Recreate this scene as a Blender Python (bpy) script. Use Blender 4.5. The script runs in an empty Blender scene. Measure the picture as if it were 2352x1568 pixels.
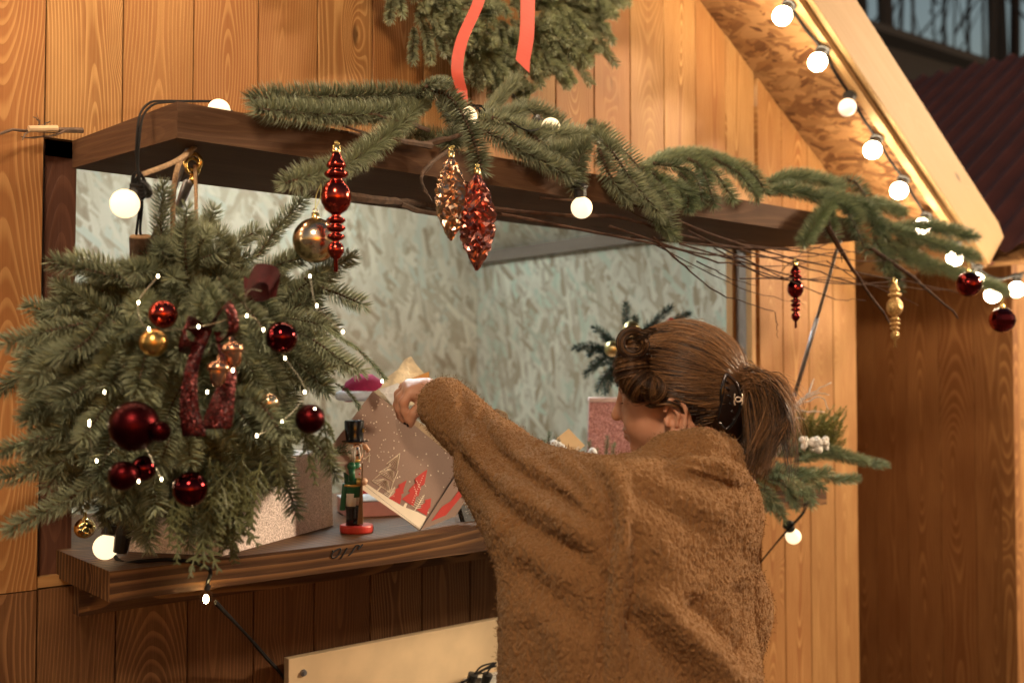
import bpy, math, random
import numpy as np
from mathutils import Vector, Matrix, noise
random.seed(7); rng = np.random.default_rng(7)
SC = bpy.context.scene
COL = SC.collection
PI = math.pi

# ------------------------------------------------------------------ camera
CAM = np.array([0.0, -2.0, 1.45])
YAW, PITCH, FPX = math.radians(40), math.radians(1.93), 2400.0      # FPX: focal length in 2352-wide pixels
cd = bpy.data.cameras.new('camera'); co = bpy.data.objects.new('camera', cd); COL.objects.link(co)
co.location = CAM; co.rotation_euler = (PI / 2 + PITCH, 0, -YAW)
cd.sensor_width = 36; cd.lens = FPX / 2352 * 36; cd.clip_start = 0.05; cd.clip_end = 300
cd.dof.use_dof = True; cd.dof.focus_distance = 1.95; cd.dof.aperture_fstop = 2.8
SC.camera = co
FWD = np.array([math.sin(YAW) * math.cos(PITCH), math.cos(YAW) * math.cos(PITCH), math.sin(PITCH)])
RGT = np.array([math.cos(YAW), -math.sin(YAW), 0.0])
UPV = np.cross(RGT, FWD)

# ------------------------------------------------------------------ world and light
w = bpy.data.worlds.new('World'); SC.world = w; w.use_nodes = True
nt = w.node_tree; nt.nodes.clear()
wo = nt.nodes.new('ShaderNodeOutputWorld'); bg = nt.nodes.new('ShaderNodeBackground')
sk = nt.nodes.new('ShaderNodeTexSky'); sk.sky_type = 'NISHITA'; sk.sun_disc = False
sk.sun_elevation = math.radians(1.0); sk.sun_rotation = math.radians(200); sk.ozone_density = 1.2
bg.inputs[1].default_value = 0.12
nt.links.new(sk.outputs[0], bg.inputs[0]); nt.links.new(bg.outputs[0], wo.inputs[0])
sl = bpy.data.lights.new('sun', 'SUN'); sl.energy = 0.02; sl.angle = math.radians(20); sl.color = (1, .8, .6)
so = bpy.data.objects.new('sun', sl); COL.objects.link(so)
so.rotation_euler = (math.radians(80), 0, math.radians(20))
SC.view_settings.view_transform = 'Standard'; SC.view_settings.look = 'None'
SC.view_settings.gamma = 1; SC.view_settings.exposure = 1.2
SC.cycles.max_bounces = 6; SC.cycles.diffuse_bounces = 3; SC.cycles.glossy_bounces = 3
SC.cycles.transparent_max_bounces = 6; SC.cycles.use_light_tree = True
SC.cycles.sample_clamp_indirect = 4; SC.cycles.sample_clamp_direct = 0
SC.cycles.use_denoising = True

# ------------------------------------------------------------------ pixel helpers (2352 x 1568 frame) used to survey points
def P(x, y, t):
    return CAM + t * (FWD + (x - 1176) / FPX * RGT + (784 - y) / FPX * UPV)
def _ray(x, y):
    return FWD + (x - 1176) / FPX * RGT + (784 - y) / FPX * UPV
def WY(x, y, Y=0.0):
    d = _ray(x, y); return CAM + d * (Y - CAM[1]) / d[1]
def WX(x, y, X):
    d = _ray(x, y); return CAM + d * (X - CAM[0]) / d[0]
def WZ(x, y, Z):
    d = _ray(x, y); return CAM + d * (Z - CAM[2]) / d[2]
def WP(x, y, n, d0):        # plane n.p = d0
    d = _ray(x, y); n = np.array(n, float); return CAM + d * (d0 - n @ CAM) / (n @ d)
def unit(v):
    v = np.asarray(v, float); return v / max(np.linalg.norm(v), 1e-9)

# ------------------------------------------------------------------ geometry accumulator
class G:
    def __init__(s):
        s.V = []; s.Q = []; s.T = []; s.R = []; s.C = []; s.n = 0; s.QM = []; s.TM = []
    def add(s, V, Q=None, T=None, rnd=0.5, co=None, mat=0):
        V = np.asarray(V, float).reshape(-1, 3); m = len(V)
        s.V.append(V); s.R.append(np.broadcast_to(np.asarray(rnd, float), (m,)))
        s.C.append(np.zeros((m, 3)) if co is None else np.asarray(co, float).reshape(-1, 3))
        if Q is not None and len(Q):
            Q = np.asarray(Q).reshape(-1, 4); s.Q.append(Q + s.n); s.QM.append(np.full(len(Q), mat))
        if T is not None and len(T):
            T = np.asarray(T).reshape(-1, 3); s.T.append(T + s.n); s.TM.append(np.full(len(T), mat))
        s.n += m
        return s
    def hexa(s, c, rnd=.5, co=None, mat=0):     # 8 corners: bottom 4 (ccw from above), top 4
        s.add(c, [[0, 3, 2, 1], [4, 5, 6, 7], [0, 1, 5, 4], [1, 2, 6, 5], [2, 3, 7, 6], [3, 0, 4, 7]], None, rnd, co, mat)
        return s
    def box(s, lo, hi, rnd=.5, mat=0, axis=None, rot=None, piv=None):
        x0, y0, z0 = lo; x1, y1, z1 = hi
        c = np.array([[x0, y0, z0], [x1, y0, z0], [x1, y1, z0], [x0, y1, z0], [x0, y0, z1], [x1, y0, z1], [x1, y1, z1], [x0, y1, z1]], float)
        co = None
        if axis is not None:    # grain along axis, unshared faces so that each face gets its own grain plane
            F = [[0, 3, 2, 1], [4, 5, 6, 7], [0, 1, 5, 4], [1, 2, 6, 5], [2, 3, 7, 6], [3, 0, 4, 7]]
            nax = [2, 2, 1, 0, 1, 0]
            mid = c.mean(0); VV = []; CC = []
            for f, na in zip(F, nax):
                oth = [a for a in (0, 1, 2) if a != axis and a != na]
                u = oth[0] if na != axis else oth[0]
                for i in f:
                    VV.append(c[i]); q = c[i] - mid
                    CC.append([q[u] + (.5 if na == axis else 0) + .013 * na, q[axis] + rnd * 9 + (q[oth[1]] * 3 if na == axis else 0), rnd])
            VV = np.array(VV)
            if rot is not None: VV = (VV - piv) @ np.array(rot).T + piv
            s.add(VV, np.arange(24).reshape(6, 4), None, rnd, CC, mat)
            return s
        if rot is not None: c = (c - piv) @ np.array(rot).T + piv
        return s.hexa(c, rnd, co, mat)
    def tube(s, pts, r, seg=8, rnd=.5, mat=0, cap=True):
        pts = np.asarray(pts, float); n = len(pts); r = np.broadcast_to(np.asarray(r, float), (n,))
        T = np.gradient(pts, axis=0); T /= np.maximum(np.linalg.norm(T, axis=1, keepdims=True), 1e-9)
        a = np.array([0, 0, 1.0]) if abs(T[0][2]) < .9 else np.array([1.0, 0, 0])
        A = np.zeros((n, 3)); u = unit(np.cross(T[0], a))
        for i in range(n):
            u = u - T[i] * (u @ T[i]); u = unit(u); A[i] = u
        B = np.cross(T, A)
        th = np.arange(seg) / seg * 2 * PI
        V = pts[:, None] + r[:, None, None] * (np.cos(th)[None, :, None] * A[:, None] + np.sin(th)[None, :, None] * B[:, None])
        i = np.arange(n - 1)[:, None] * seg; j = np.arange(seg)[None]; k = (j + 1) % seg
        Q = np.stack([i + j, i + k, i + seg + k, i + seg + j], -1).reshape(-1, 4)
        V = V.reshape(-1, 3); T3 = None
        if cap:
            V = np.vstack([V, pts[0], pts[-1]]); jj = np.arange(seg); kk = (jj + 1) % seg
            T3 = np.vstack([np.stack([kk, jj, np.full(seg, n * seg)], -1), np.stack([(n - 1) * seg + jj, (n - 1) * seg + kk, np.full(seg, n * seg + 1)], -1)])
        s.add(V, Q, T3, rnd, None, mat); return s
    def lathe(s, prof, o, ax=(0, 0, 1), seg=24, rnd=.5, mat=0, ref=None):   # prof: (r, h)
        o = np.asarray(o, float); ax = unit(ax)
        a = np.array([1.0, 0, 0]) if abs(ax[0]) < .9 else np.array([0, 1.0, 0])
        if ref is not None: a = np.asarray(ref, float)
        B = unit(np.cross(ax, a)); A = np.cross(B, ax)
        th = np.arange(seg) / seg * 2 * PI
        ring = np.cos(th)[:, None] * A + np.sin(th)[:, None] * B
        pr = np.asarray(prof, float); n = len(pr)
        V = (o + pr[:, 1, None, None] * ax + pr[:, 0, None, None] * ring[None]).reshape(-1, 3)
        i = np.arange(n - 1)[:, None] * seg; j = np.arange(seg)[None]; k = (j + 1) % seg
        s.add(V, np.stack([i + j, i + k, i + seg + k, i + seg + j], -1).reshape(-1, 4), None, rnd, None, mat); return s
    def sphere(s, c, r, seg=20, rnd=.5, mat=0, sc=(1, 1, 1), ax=(0, 0, 1)):
        t = np.linspace(0, PI, seg // 2 + 1)
        pr = np.stack([np.sin(t) * r * sc[0] + 1e-6, -np.cos(t) * r * sc[2]], -1)
        return s.lathe(pr, c, ax, seg, rnd, mat)
    def poly(s, P3, th=.001, n=None, rnd=.5, mat=0):    # flat polygon (fan from centre) with thickness along n
        P3 = np.asarray(P3, float); m = len(P3)
        if n is None: n = unit(np.cross(P3[1] - P3[0], P3[2] - P3[0]))
        n = np.asarray(n, float); c = P3.mean(0)
        V = np.vstack([P3 + n * th, P3, c + n * th, c])
        j = np.arange(m); k = (j + 1) % m
        T = np.vstack([np.stack([j, k, np.full(m, 2 * m)], -1), np.stack([m + k, m + j, np.full(m, 2 * m + 1)], -1)])
        s.add(V, np.stack([m + j, m + k, k, j], -1), T, rnd, None, mat); return s
    def build(s, name, mats, parent=None, smooth=False, bevel=0, origin=None):
        V = np.concatenate(s.V); R = np.concatenate(s.R); C = np.concatenate(s.C)
        if origin is None:
            origin = (V.min(0) + V.max(0)) / 2
            if parent is None: origin[2] = V[:, 2].min()
        origin = np.asarray(origin, float)
        me = bpy.data.meshes.new(name)
        Q = np.concatenate(s.Q) if s.Q else np.zeros((0, 4), int); T = np.concatenate(s.T) if s.T else np.zeros((0, 3), int)
        me.vertices.add(len(V)); me.vertices.foreach_set('co', (V - origin).ravel().astype(np.float32))
        nl = Q.size + T.size; me.loops.add(nl)
        me.loops.foreach_set('vertex_index', np.concatenate([Q.ravel(), T.ravel()]).astype(np.int32))
        me.polygons.add(len(Q) + len(T))
        ls = np.concatenate([np.arange(len(Q)) * 4, Q.size + np.arange(len(T)) * 3]).astype(np.int32)
        me.polygons.foreach_set('loop_start', ls)
        mi = np.concatenate([np.concatenate(s.QM) if s.QM else np.zeros(0, int), np.concatenate(s.TM) if s.TM else np.zeros(0, int)])
        me.polygons.foreach_set('material_index', mi.astype(np.int32))
        me.update(calc_edges=True)
        me.polygons.foreach_set('use_smooth', np.full(len(me.polygons), bool(smooth)))
        at = me.attributes.new('rnd', 'FLOAT', 'POINT'); at.data.foreach_set('value', R.astype(np.float32))
        if np.abs(C).sum() > 0:
            at = me.attributes.new('wco', 'FLOAT_VECTOR', 'POINT'); at.data.foreach_set('vector', C.ravel().astype(np.float32))
        if not isinstance(mats, (list, tuple)): mats = [mats]
        for m in mats: me.materials.append(m)
        o = bpy.data.objects.new(name, me); COL.objects.link(o)
        if parent is not None:
            o.parent = parent; o.location = origin - wloc(parent)
        else: o.location = origin
        if bevel:
            b = o.modifiers.new('bevel', 'BEVEL'); b.width = bevel; b.segments = 2; b.limit_method = 'ANGLE'
        return o
def wloc(o):
    l = np.array(o.location)
    while o.parent is not None:
        o = o.parent; l = l + np.array(o.location)
    return l
def tag(o, label, cat, group=None, kind=None):
    if label: o['label'] = label
    if cat: o['category'] = cat
    if group: o['group'] = group
    if kind: o['kind'] = kind
    return o
def thing(name, label, cat, loc, group=None):
    o = bpy.data.objects.new(name, None); COL.objects.link(o); o.location = loc; o.empty_display_size = .05
    return tag(o, label, cat, group)
def dup(root, loc, label=None, parent=None, rz=0.0):
    r = root.copy(); COL.objects.link(r)
    if parent is not None: r.parent = parent; r.location = np.asarray(loc) - wloc(parent)
    else: r.location = loc
    if rz: r.rotation_euler = (0, 0, rz)
    if label: r['label'] = label
    for ch in list(root.children):
        c = ch.copy(); COL.objects.link(c); c.parent = r
        for g in list(ch.children):
            d = g.copy(); COL.objects.link(d); d.parent = c
    return r
def crv(pts, n=16):
    """Catmull-Rom through pts, n samples per span."""
    p = np.asarray(pts, float)
    if len(p) == 2: return np.linspace(p[0], p[1], n + 1)
    q = np.vstack([2 * p[0] - p[1], p, 2 * p[-1] - p[-2]]); out = []
    for i in range(len(p) - 1):
        a, b, c, d = q[i:i + 4]; t = np.linspace(0, 1, n, endpoint=False)[:, None]
        out.append(.5 * (2 * b + (c - a) * t + (2 * a - 5 * b + 4 * c - d) * t ** 2 + (-a + 3 * b - 3 * c + d) * t ** 3))
    return np.vstack(out + [p[-1:]])

# ------------------------------------------------------------------ materials
class M:
    def __init__(s, name, rough=.5, metal=0., spec=.5):
        s.m = bpy.data.materials.new(name); s.m.use_nodes = True; s.t = s.m.node_tree
        s.b = s.t.nodes['Principled BSDF']; s.out = s.t.nodes['Material Output']
        s.b.inputs['Roughness'].default_value = rough; s.b.inputs['Metallic'].default_value = metal
        s.b.inputs['Specular IOR Level'].default_value = spec
    def n(s, ty, **k):
        n = s.t.nodes.new('ShaderNode' + ty)
        for a, v in k.items(): setattr(n, a, v)
        return n
    def put(s, sock, v):
        if isinstance(v, bpy.types.NodeSocket): s.t.links.new(v, sock)
        elif v is not None:
            if isinstance(v, (tuple, list)) and len(v) == 3 and sock.type == 'RGBA': v = (*v, 1)
            sock.default_value = v
    def math(s, op, a, b=0., c=0.):
        n = s.n('Math', operation=op); s.put(n.inputs[0], a); s.put(n.inputs[1], b); s.put(n.inputs[2], c); return n.outputs[0]
    def vec(s, x, y, z):
        n = s.n('CombineXYZ'); s.put(n.inputs[0], x); s.put(n.inputs[1], y); s.put(n.inputs[2], z); return n.outputs[0]
    def sep(s, v):
        n = s.n('SeparateXYZ'); s.put(n.inputs[0], v); return n.outputs
    def noise(s, v, scale, detail=2., rough=.5, dist=0.):
        n = s.n('TexNoise'); s.put(n.inputs['Vector'], v); n.inputs['Scale'].default_value = scale
        n.inputs['Detail'].default_value = detail; n.inputs['Roughness'].default_value = rough; n.inputs['Distortion'].default_value = dist
        return n.outputs[0]
    def vor(s, v, scale, feat='F1', rand=1., out=0):
        n = s.n('TexVoronoi', feature=feat); s.put(n.inputs['Vector'], v); n.inputs['Scale'].default_value = scale
        n.inputs['Randomness'].default_value = rand; return n.outputs[out]
    def mapv(s, v, sc=(1, 1, 1), rot=(0, 0, 0), loc=(0, 0, 0)):
        n = s.n('Mapping'); s.put(n.inputs[0], v); n.inputs['Scale'].default_value = sc; n.inputs['Rotation'].default_value = rot
        n.inputs['Location'].default_value = loc; return n.outputs[0]
    def mix(s, f, a, b, blend='MIX'):
        n = s.n('Mix', data_type='RGBA', blend_type=blend); s.put(n.inputs[0], f); s.put(n.inputs[6], a); s.put(n.inputs[7], b); return n.outputs[2]
    def ramp(s, f, lo, hi, a=0., b=1.):
        n = s.n('MapRange'); n.interpolation_type = 'SMOOTHSTEP'; s.put(n.inputs[0], f); n.inputs[1].default_value = lo; n.inputs[2].default_value = hi
        n.inputs[3].default_value = a; n.inputs[4].default_value = b; return n.outputs[0]
    def attr(s, name, o=2):
        n = s.n('Attribute', attribute_name=name); return n.outputs[o]
    def oco(s):
        return s.n('TexCoord').outputs['Object']
    def color(s, v): s.put(s.b.inputs['Base Color'], v); return s
    def bump(s, h, st=.3, d=.002):
        n = s.n('Bump'); s.put(n.inputs['Height'], h); n.inputs['Strength'].default_value = st; n.inputs['Distance'].default_value = d
        s.t.links.new(n.outputs[0], s.b.inputs['Normal']); return s

def plain(name, c, rough=.5, metal=0., var=.25, vs=60, bump=0., spec=.5):
    m = M(name, rough, metal, spec); o = m.oco()
    f = m.noise(o, vs, 3)
    k = tuple(x * (1 - var) for x in c)
    m.color(m.mix(m.ramp(f, .3, .7), k, c))
    if bump: m.bump(f, bump, .001)
    return m.m
def emis(name, c, st):
    m = M(name); m.b.inputs['Base Color'].default_value = (*c, 1)
    m.b.inputs['Emission Color'].default_value = (*c, 1); m.b.inputs['Emission Strength'].default_value = st
    return m.m
def wood(name, dark, light, K=130., tint=.35, contrast=1., rough=.5, knots=True, grain=.5, bump=.35):
    m = M(name, rough + .1, 0, .2)
    c = m.sep(m.attr('wco', 1)); u, v, r = c[0], c[1], c[2]
    r9 = m.math('MULTIPLY', r, 71.)
    d1 = m.noise(m.vec(r9, m.math('MULTIPLY', v, 1.1), 0.), 1., 1.)
    d2 = m.noise(m.vec(m.math('MULTIPLY', u, 9.), m.math('MULTIPLY', v, 2.2), r9), 1., 2.)
    d3 = m.noise(m.vec(m.math('MULTIPLY', v, .9), r9, 3.3), 1., 1.)
    x = m.math('ADD', u, m.math('MULTIPLY', m.math('SUBTRACT', d3, .5), .12))
    dep = m.math('MULTIPLY', m.math('SUBTRACT', d1, .42), .26)
    R = m.math('SQRT', m.math('ADD', m.math('MULTIPLY', x, x), m.math('MULTIPLY', dep, dep)))
    R = m.math('ADD', R, m.math('MULTIPLY', m.math('SUBTRACT', d2, .5), .02))
    kn = None
    if knots:
        kv = m.vec(m.math('MULTIPLY', u, 7.), m.math('MULTIPLY', v, 2.3), r9)
        kd = m.vor(kv, 1.)
        kn = m.ramp(kd, .28, .0)
        R = m.math('ADD', R, m.math('MULTIPLY', kn, .035))
    ph = m.math('FRACT', m.math('MULTIPLY', R, K))
    ln = m.math('MULTIPLY', m.ramp(ph, .45, .85), m.ramp(ph, 1.0, .93))
    wn = m.n('TexWhiteNoise', noise_dimensions='1D'); m.put(wn.inputs['W'], m.math('ADD', r9, 5.3)); ln = m.math('MULTIPLY', ln, m.ramp(wn.outputs[0], 0., 1., .25, 1.))
    gr = m.noise(m.vec(m.math('MULTIPLY', u, 420.), m.math('MULTIPLY', v, 7.), r9), 1., 3.)
    bl = m.noise(m.vec(m.math('MULTIPLY', u, 14.), m.math('MULTIPLY', v, 3.), r9), 1., 4., .6)
    f = m.math('ADD', m.math('MULTIPLY', ln, .62 * contrast), m.math('MULTIPLY', m.math('SUBTRACT', gr, .45), grain))
    f = m.math('ADD', f, m.math('MULTIPLY', m.math('SUBTRACT', bl, .35), .75))
    n = m.n('Clamp'); m.put(n.inputs[0], f)
    base = m.mix(n.outputs[0], dark, light)
    tn = m.n('TexWhiteNoise', noise_dimensions='1D'); m.put(tn.inputs['W'], r9)
    base = m.mix(m.ramp(tn.outputs[0], 0, 1, 0, tint), base, tuple(x * y for x, y in zip(dark, (1.05, .8, .65))))
    if knots:
        base = m.mix(m.ramp(kd, .085, .03, 0, .85), base, tuple(x * .25 for x in dark))
    m.color(base)
    m.bump(m.math('ADD', ln, m.math('MULTIPLY', gr, .8)), bump, .0012)
    return m.m
def osb(name, cols, scale=1., rough=.6, bump=.4, ay=1.):
    m = M(name, rough, 0, .3); v = m.attr('wco', 1)
    nz = m.n('TexNoise'); m.put(nz.inputs[0], v); nz.inputs['Scale'].default_value = 40
    dv = m.n('VectorMath', operation='MULTIPLY_ADD'); m.put(dv.inputs[0], nz.outputs[1]); dv.inputs[1].default_value = (.002, .002, 0); m.put(dv.inputs[2], v)
    val = hue = None
    for i, (a, sx, sy, th) in enumerate(((.15, 75, 17, 0), (.65, 80, 20, .5), (-.55, 95, 20, .55), (.35, 70, 17, .55), (-.2, 85, 15, .6), (-.9, 100, 26, .75))):
        q = m.mapv(m.mapv(dv.outputs[0], rot=(0, 0, a), loc=(i * 3.1, i, 0)), sc=(sx * scale, sy * scale * ay, 1))
        n = m.n('TexVoronoi', distance='CHEBYCHEV'); m.put(n.inputs[0], q); n.inputs['Scale'].default_value = 1
        c = m.sep(n.outputs[1]); fib = m.noise(m.mapv(q, sc=(4.5, .35, 1)), 1., 3.)
        vv = m.math('ADD', m.math('MULTIPLY', c[0], .6), m.math('MULTIPLY', fib, .5))
        if val is None: val, hue = vv, c[2]; continue
        f = m.ramp(c[1], th, th + .02)
        x = m.n('Mix'); m.put(x.inputs[0], f); m.put(x.inputs[2], val); m.put(x.inputs[3], vv); val = x.outputs[0]
        x = m.n('Mix'); m.put(x.inputs[0], f); m.put(x.inputs[2], hue); m.put(x.inputs[3], c[2]); hue = x.outputs[0]
    big = m.noise(v, 3.5 * scale, 3.)
    c = m.mix(m.ramp(val, .22, .78), cols[0], cols[1])
    c = m.mix(m.ramp(hue, .72, .95, 0, .8), c, cols[2])
    c = m.mix(m.ramp(hue, .16, .04, 0, .6), c, cols[3])
    c = m.mix(m.ramp(val, .32, .2, 0., .7), c, cols[3])
    c = m.mix(m.ramp(big, .35, .7, .3, 0.), c, cols[3])
    m.color(c); m.bump(val, bump, .002)
    return m.m
W_WALL = wood('stained_spruce', (.225, .101, .031), (.56, .335, .130), 165, .6, 1.2)
W_LOW = wood('shaded_stained_spruce', (.095, .040, .014), (.34, .17, .068), 160, .35)  # lower boards: shade under the shelf put into a darker colour
W_SHELF = wood('walnut_stained_plank', (.050, .021, .010), (.26, .125, .046), 62, .2, 1.25)
W_FLAP = wood('brown_stained_flap', (.075, .036, .018), (.19, .10, .05), 100, .2, .8, .7)
W_RAW = wood('raw_pine', (.36, .22, .095), (.46, .30, .15), 90, .15, .9, .5, True, .4, .2)
W_DOOR = wood('neighbour_boards', (.16, .062, .018), (.40, .20, .07), 100, .4)
W_BEAM = wood('grey_beam', (.20, .16, .13), (.36, .31, .26), 110, .1, .6)
W_TRIM = wood('aged_orange_trim', (.33, .17, .06), (.52, .31, .13), 90, .2, .6)
W_JAMB = wood('dark_red_frame', (.075, .03, .018), (.16, .07, .04), 110, .1, .5)
PLY = plain('light_ply', (.74, .54, .32), .55, var=.12, vs=14, bump=.1)
OSB_IN = osb('osb_pale', ((.42, .35, .25), (.78, .76, .64), (.56, .68, .56), (.34, .25, .15)), .45)
OSB_BK = osb('osb_tan', ((.40, .31, .20), (.70, .62, .47), (.54, .56, .45), (.30, .21, .13)), .45)
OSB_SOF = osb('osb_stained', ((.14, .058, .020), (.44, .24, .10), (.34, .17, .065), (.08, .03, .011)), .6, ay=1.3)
BLACK = plain('black_gap', (.012, .01, .009), .8)
MATS = {}
# ------------------------------------------------------------------ ground
g = G(); g.add([[-60, -60, 0], [60, -60, 0], [60, 60, 0], [-60, 60, 0]], [[0, 1, 2, 3]])
mg = M('wet_paving', .45); o_ = mg.oco(); bt = mg.n('TexBrick'); mg.put(bt.inputs[0], o_); bt.inputs['Scale'].default_value = 4.5
bt.inputs['Color1'].default_value = (.07, .06, .055, 1); bt.inputs['Color2'].default_value = (.10, .085, .075, 1); bt.inputs['Mortar'].default_value = (.03, .027, .025, 1)
mg.color(mg.mix(mg.noise(o_, 3, 4), bt.outputs[0], (.05, .045, .04))); mg.bump(bt.outputs[1], .4, -.004)
tag(g.build('ground', mg.m), None, None, None, 'structure')

# ------------------------------------------------------------------ our stall
SEAM0, BW = .5642, .1404
WL, WR, WB, WT = .600, 2.675, 1.066, 1.888          # window opening
XL, XR, RX = -.04, 3.24, 1.60                       # facade ends, ridge
SL = .652
def zroof(x, rx=RX): return 1.45 + 2.695 - SL * (rx + abs(x - rx) + (RX - rx))
stall = thing('market_stall', 'wooden market stall with open serving hatch, counter shelf and bulb-lit gable roof', 'stall', (1.6, 0, 0))
def board(g, x0, x1, zb, zt0, zt1, y0=0., y1=.02, r=None, ch=.0018):
    r = random.random() if r is None else r
    x0 += .0012; x1 -= .0012
    f = [(x0 + ch, y0, zb), (x1 - ch, y0, zb), (x1 - ch, y0, zt1), (x0 + ch, y0, zt0)]
    b = [(x0, y0 + ch, zb), (x1, y0 + ch, zb), (x1, y0 + ch, zt1), (x0, y0 + ch, zt0)]
    e = [(x0, y1, zb), (x1, y1, zb), (x1, y1, zt1), (x0, y1, zt0)]
    V = np.array(f + b + e); xm = (x0 + x1) / 2
    co = np.stack([V[:, 0] - xm, V[:, 2] + r * 13, np.full(12, r)], -1)
    Q = [[0, 1, 2, 3]]
    for a in (0, 4):
        for i in range(4): j = (i + 1) % 4; Q.append([a + j, a + i, a + 4 + i, a + 4 + j])
    g.add(V, Q, None, r, co)
gu, gl = G(), G()
x = SEAM0 - 5 * BW
while x < XR:
    x0, x1 = max(x, XL), min(x + BW, XR)
    if x1 - x0 > .01:
        zt0, zt1 = zroof(x0) - .004, zroof(x1) - .004
        if x0 < RX < x1: x1_ = x1
        r = random.random()
        if x1 <= WL + .01: board(gu, x0, x1, WB + .002, zt0, zt1, r=r); board(gl, x0, x1, .05, WB, WB, r=r)
        elif x0 >= WR - .11 and x1 > WR + .005:
            xa = max(x0, WR + .012); board(gu, xa, x1, .05, zroof(xa) - .004, zt1, r=r)
        else:
            board(gu, x0, x1, WT, zt0, zt1, r=r); board(gl, x0, x1, .05, WB, WB, r=r + .31)
    x += BW
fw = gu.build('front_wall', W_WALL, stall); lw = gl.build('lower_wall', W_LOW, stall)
# dark backing behind the joints, then frame
g = G()
g.box((XL, .021, .05), (WL - .03, .03, 2.3)); g.box((WR + .03, .021, .05), (XR, .03, 1.95))
g.box((WL - .03, .021, .05), (WR + .03, .03, WB - .02)); g.box((WL - .03, .021, WT + .02), (WR + .03, .03, 2.3))
g.build('backing', BLACK, stall)
# window frame (jamb, head, sill) as the photo shows on the left and right
g = G()
g.box((.572, .024, WB - .01), (.6285, .075, WT + .02), .3, axis=2)
g.box((WL - .03, .024, WT - .03), (WR + .03, .075, WT + .03), .5, axis=0)
g.build('window_frame', W_JAMB, stall, bevel=.002)
g = G(); g.box((.560, .006, WB + .003), (.668, .05, WB + .022), .7, axis=0); g.build('window_sill', W_TRIM, stall, bevel=.001)
g = G()
g.box((2.653, .003, WB), (WR - .003, .024, WT), .2, axis=2)
g.box((2.640, .068, WB), (2.658, .092, WT + .1), .6, axis=2)
g.build('window_jamb', W_TRIM, stall, bevel=.002)
g = G(); g.box((2.654, .026, WB), (2.70, .066, WT + .1), .35, axis=2); g.build('jamb_lining', W_BEAM, stall)
# inner walls, side wall, floor, sloping ceiling
XI, YB = 3.15, 2.02
g = G()
def pan(g, a, b, c, d, u0, u1, v0, v1, r=.5):
    g.add([a, b, c, d], [[0, 1, 2, 3]], None, r, [[u0, v0, 0], [u1, v0, 0], [u1, v1, 0], [u0, v1, 0]])
pan(g, (0, YB, 0), (XI, YB, 0), (XI, YB, 3.1), (0, YB, 3.1), 0, XI, 0, 3.1)
g.build('back_wall', OSB_BK, stall)
g = G(); zc = 2.05
pan(g, (XI, YB, 0), (XI, .03, 0), (XI, .03, zc), (XI, YB, zc), 5, 7, 0, zc)
g.build('inner_side_wall', OSB_IN, stall)
g = G(); pan(g, (.02, .03, 0), (.02, YB, 0), (.02, YB, zc), (.02, .03, zc), 8, 10, 0, zc)
g.build('inner_side_wall', OSB_IN, stall)
g = G()
zr = zc + SL * (XI - RX)
pan(g, (XI, .03, zc), (XI, YB, zc), (RX, YB, zr), (RX, .03, zr), 0, 2, 0, 1.85); pan(g, (.02, YB, zc), (.02, .03, zc), (RX, .03, zr), (RX, YB, zr), 4, 6, 0, 1.85)
g.build('inner_ceiling', OSB_IN, stall)
g = G(); g.box((XI - .05, .04, zc - .055), (XI - .002, YB - .005, zc), .4, axis=1); g.build('ceiling_beam', W_BEAM, stall)
g = G(); g.box((XR - .02, .031, .05), (XR, YB + .05, zroof(XR) - .005), .8, axis=2); g.box((XL, .031, .05), (XL + .02, YB + .05, zroof(XL) - .005), .1, axis=2)
g.box((XL, YB + .02, .05), (XR, YB + .05, 2.0), .5, axis=2); g.build('outer_side_wall', W_DOOR, stall)
g = G(); g.box((XL, .031, .04), (XR, YB, .08), .5, axis=0); g.build('floor_boards', W_BEAM, stall)
# roof: soffit slabs, fascia boards
YF = -.32
def slab(g, xa, xb, y0, y1, th, rx, dz=0., lift=0.):
    za, zb = zroof(xa, rx) + dz, zroof(xb, rx) + dz
    nrm = unit((-(zb - za), 0, xb - xa)); 
    if nrm[2] < 0: nrm = -nrm
    c = np.array([(xa, y0, za), (xb, y0, zb), (xb, y1, zb), (xa, y1, za)]); c = c + nrm * lift; c2 = c + nrm * th
    VV = np.vstack([c, c2]); F = [[0, 3, 2, 1], [4, 5, 6, 7], [0, 1, 5, 4], [1, 2, 6, 5], [2, 3, 7, 6], [3, 0, 4, 7]]
    L = math.hypot(xb - xa, zb - za); cc = np.array([[0, 0], [L, 0], [L, y1 - y0], [0, y1 - y0]]); cc = np.vstack([cc, cc + .3])
    vs = VV[np.array(F).ravel()]; cs = cc[np.array(F).ravel()]
    g.add(vs, np.arange(24).reshape(6, 4), None, .5, np.stack([cs[:, 0], cs[:, 1], np.zeros(24)], -1))
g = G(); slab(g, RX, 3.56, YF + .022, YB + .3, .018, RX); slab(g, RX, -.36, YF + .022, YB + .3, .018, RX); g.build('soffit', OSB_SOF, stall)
def corrug(g, xa, xb, y0, y1, rx, pitch=.09, amp=.012, lift=.04):
    ny = int((y1 - y0) / pitch * 8); ys = np.linspace(y0, y1, ny)
    V = []
    for (xx) in (xa, xb):
        zz = zroof(xx, rx) + lift / math.cos(math.atan(SL))
        V.append(np.stack([np.full(ny, xx), ys, zz + amp * np.sin(ys / pitch * 2 * PI)], -1))
    V = np.vstack(V); i = np.arange(ny - 1); g.add(V, np.stack([i, i + 1, i + 1 + ny, i + ny], -1))
ROOFM = plain('dark_red_sheet', (.12, .032, .020), .7, var=.3, vs=4)
g = G(); corrug(g, RX, 3.6, YF + .01, YB + .3, RX); corrug(g, RX, -.4, YF + .01, YB + .3, RX); g.build('roof_sheet', ROOFM, stall, smooth=True)
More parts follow.
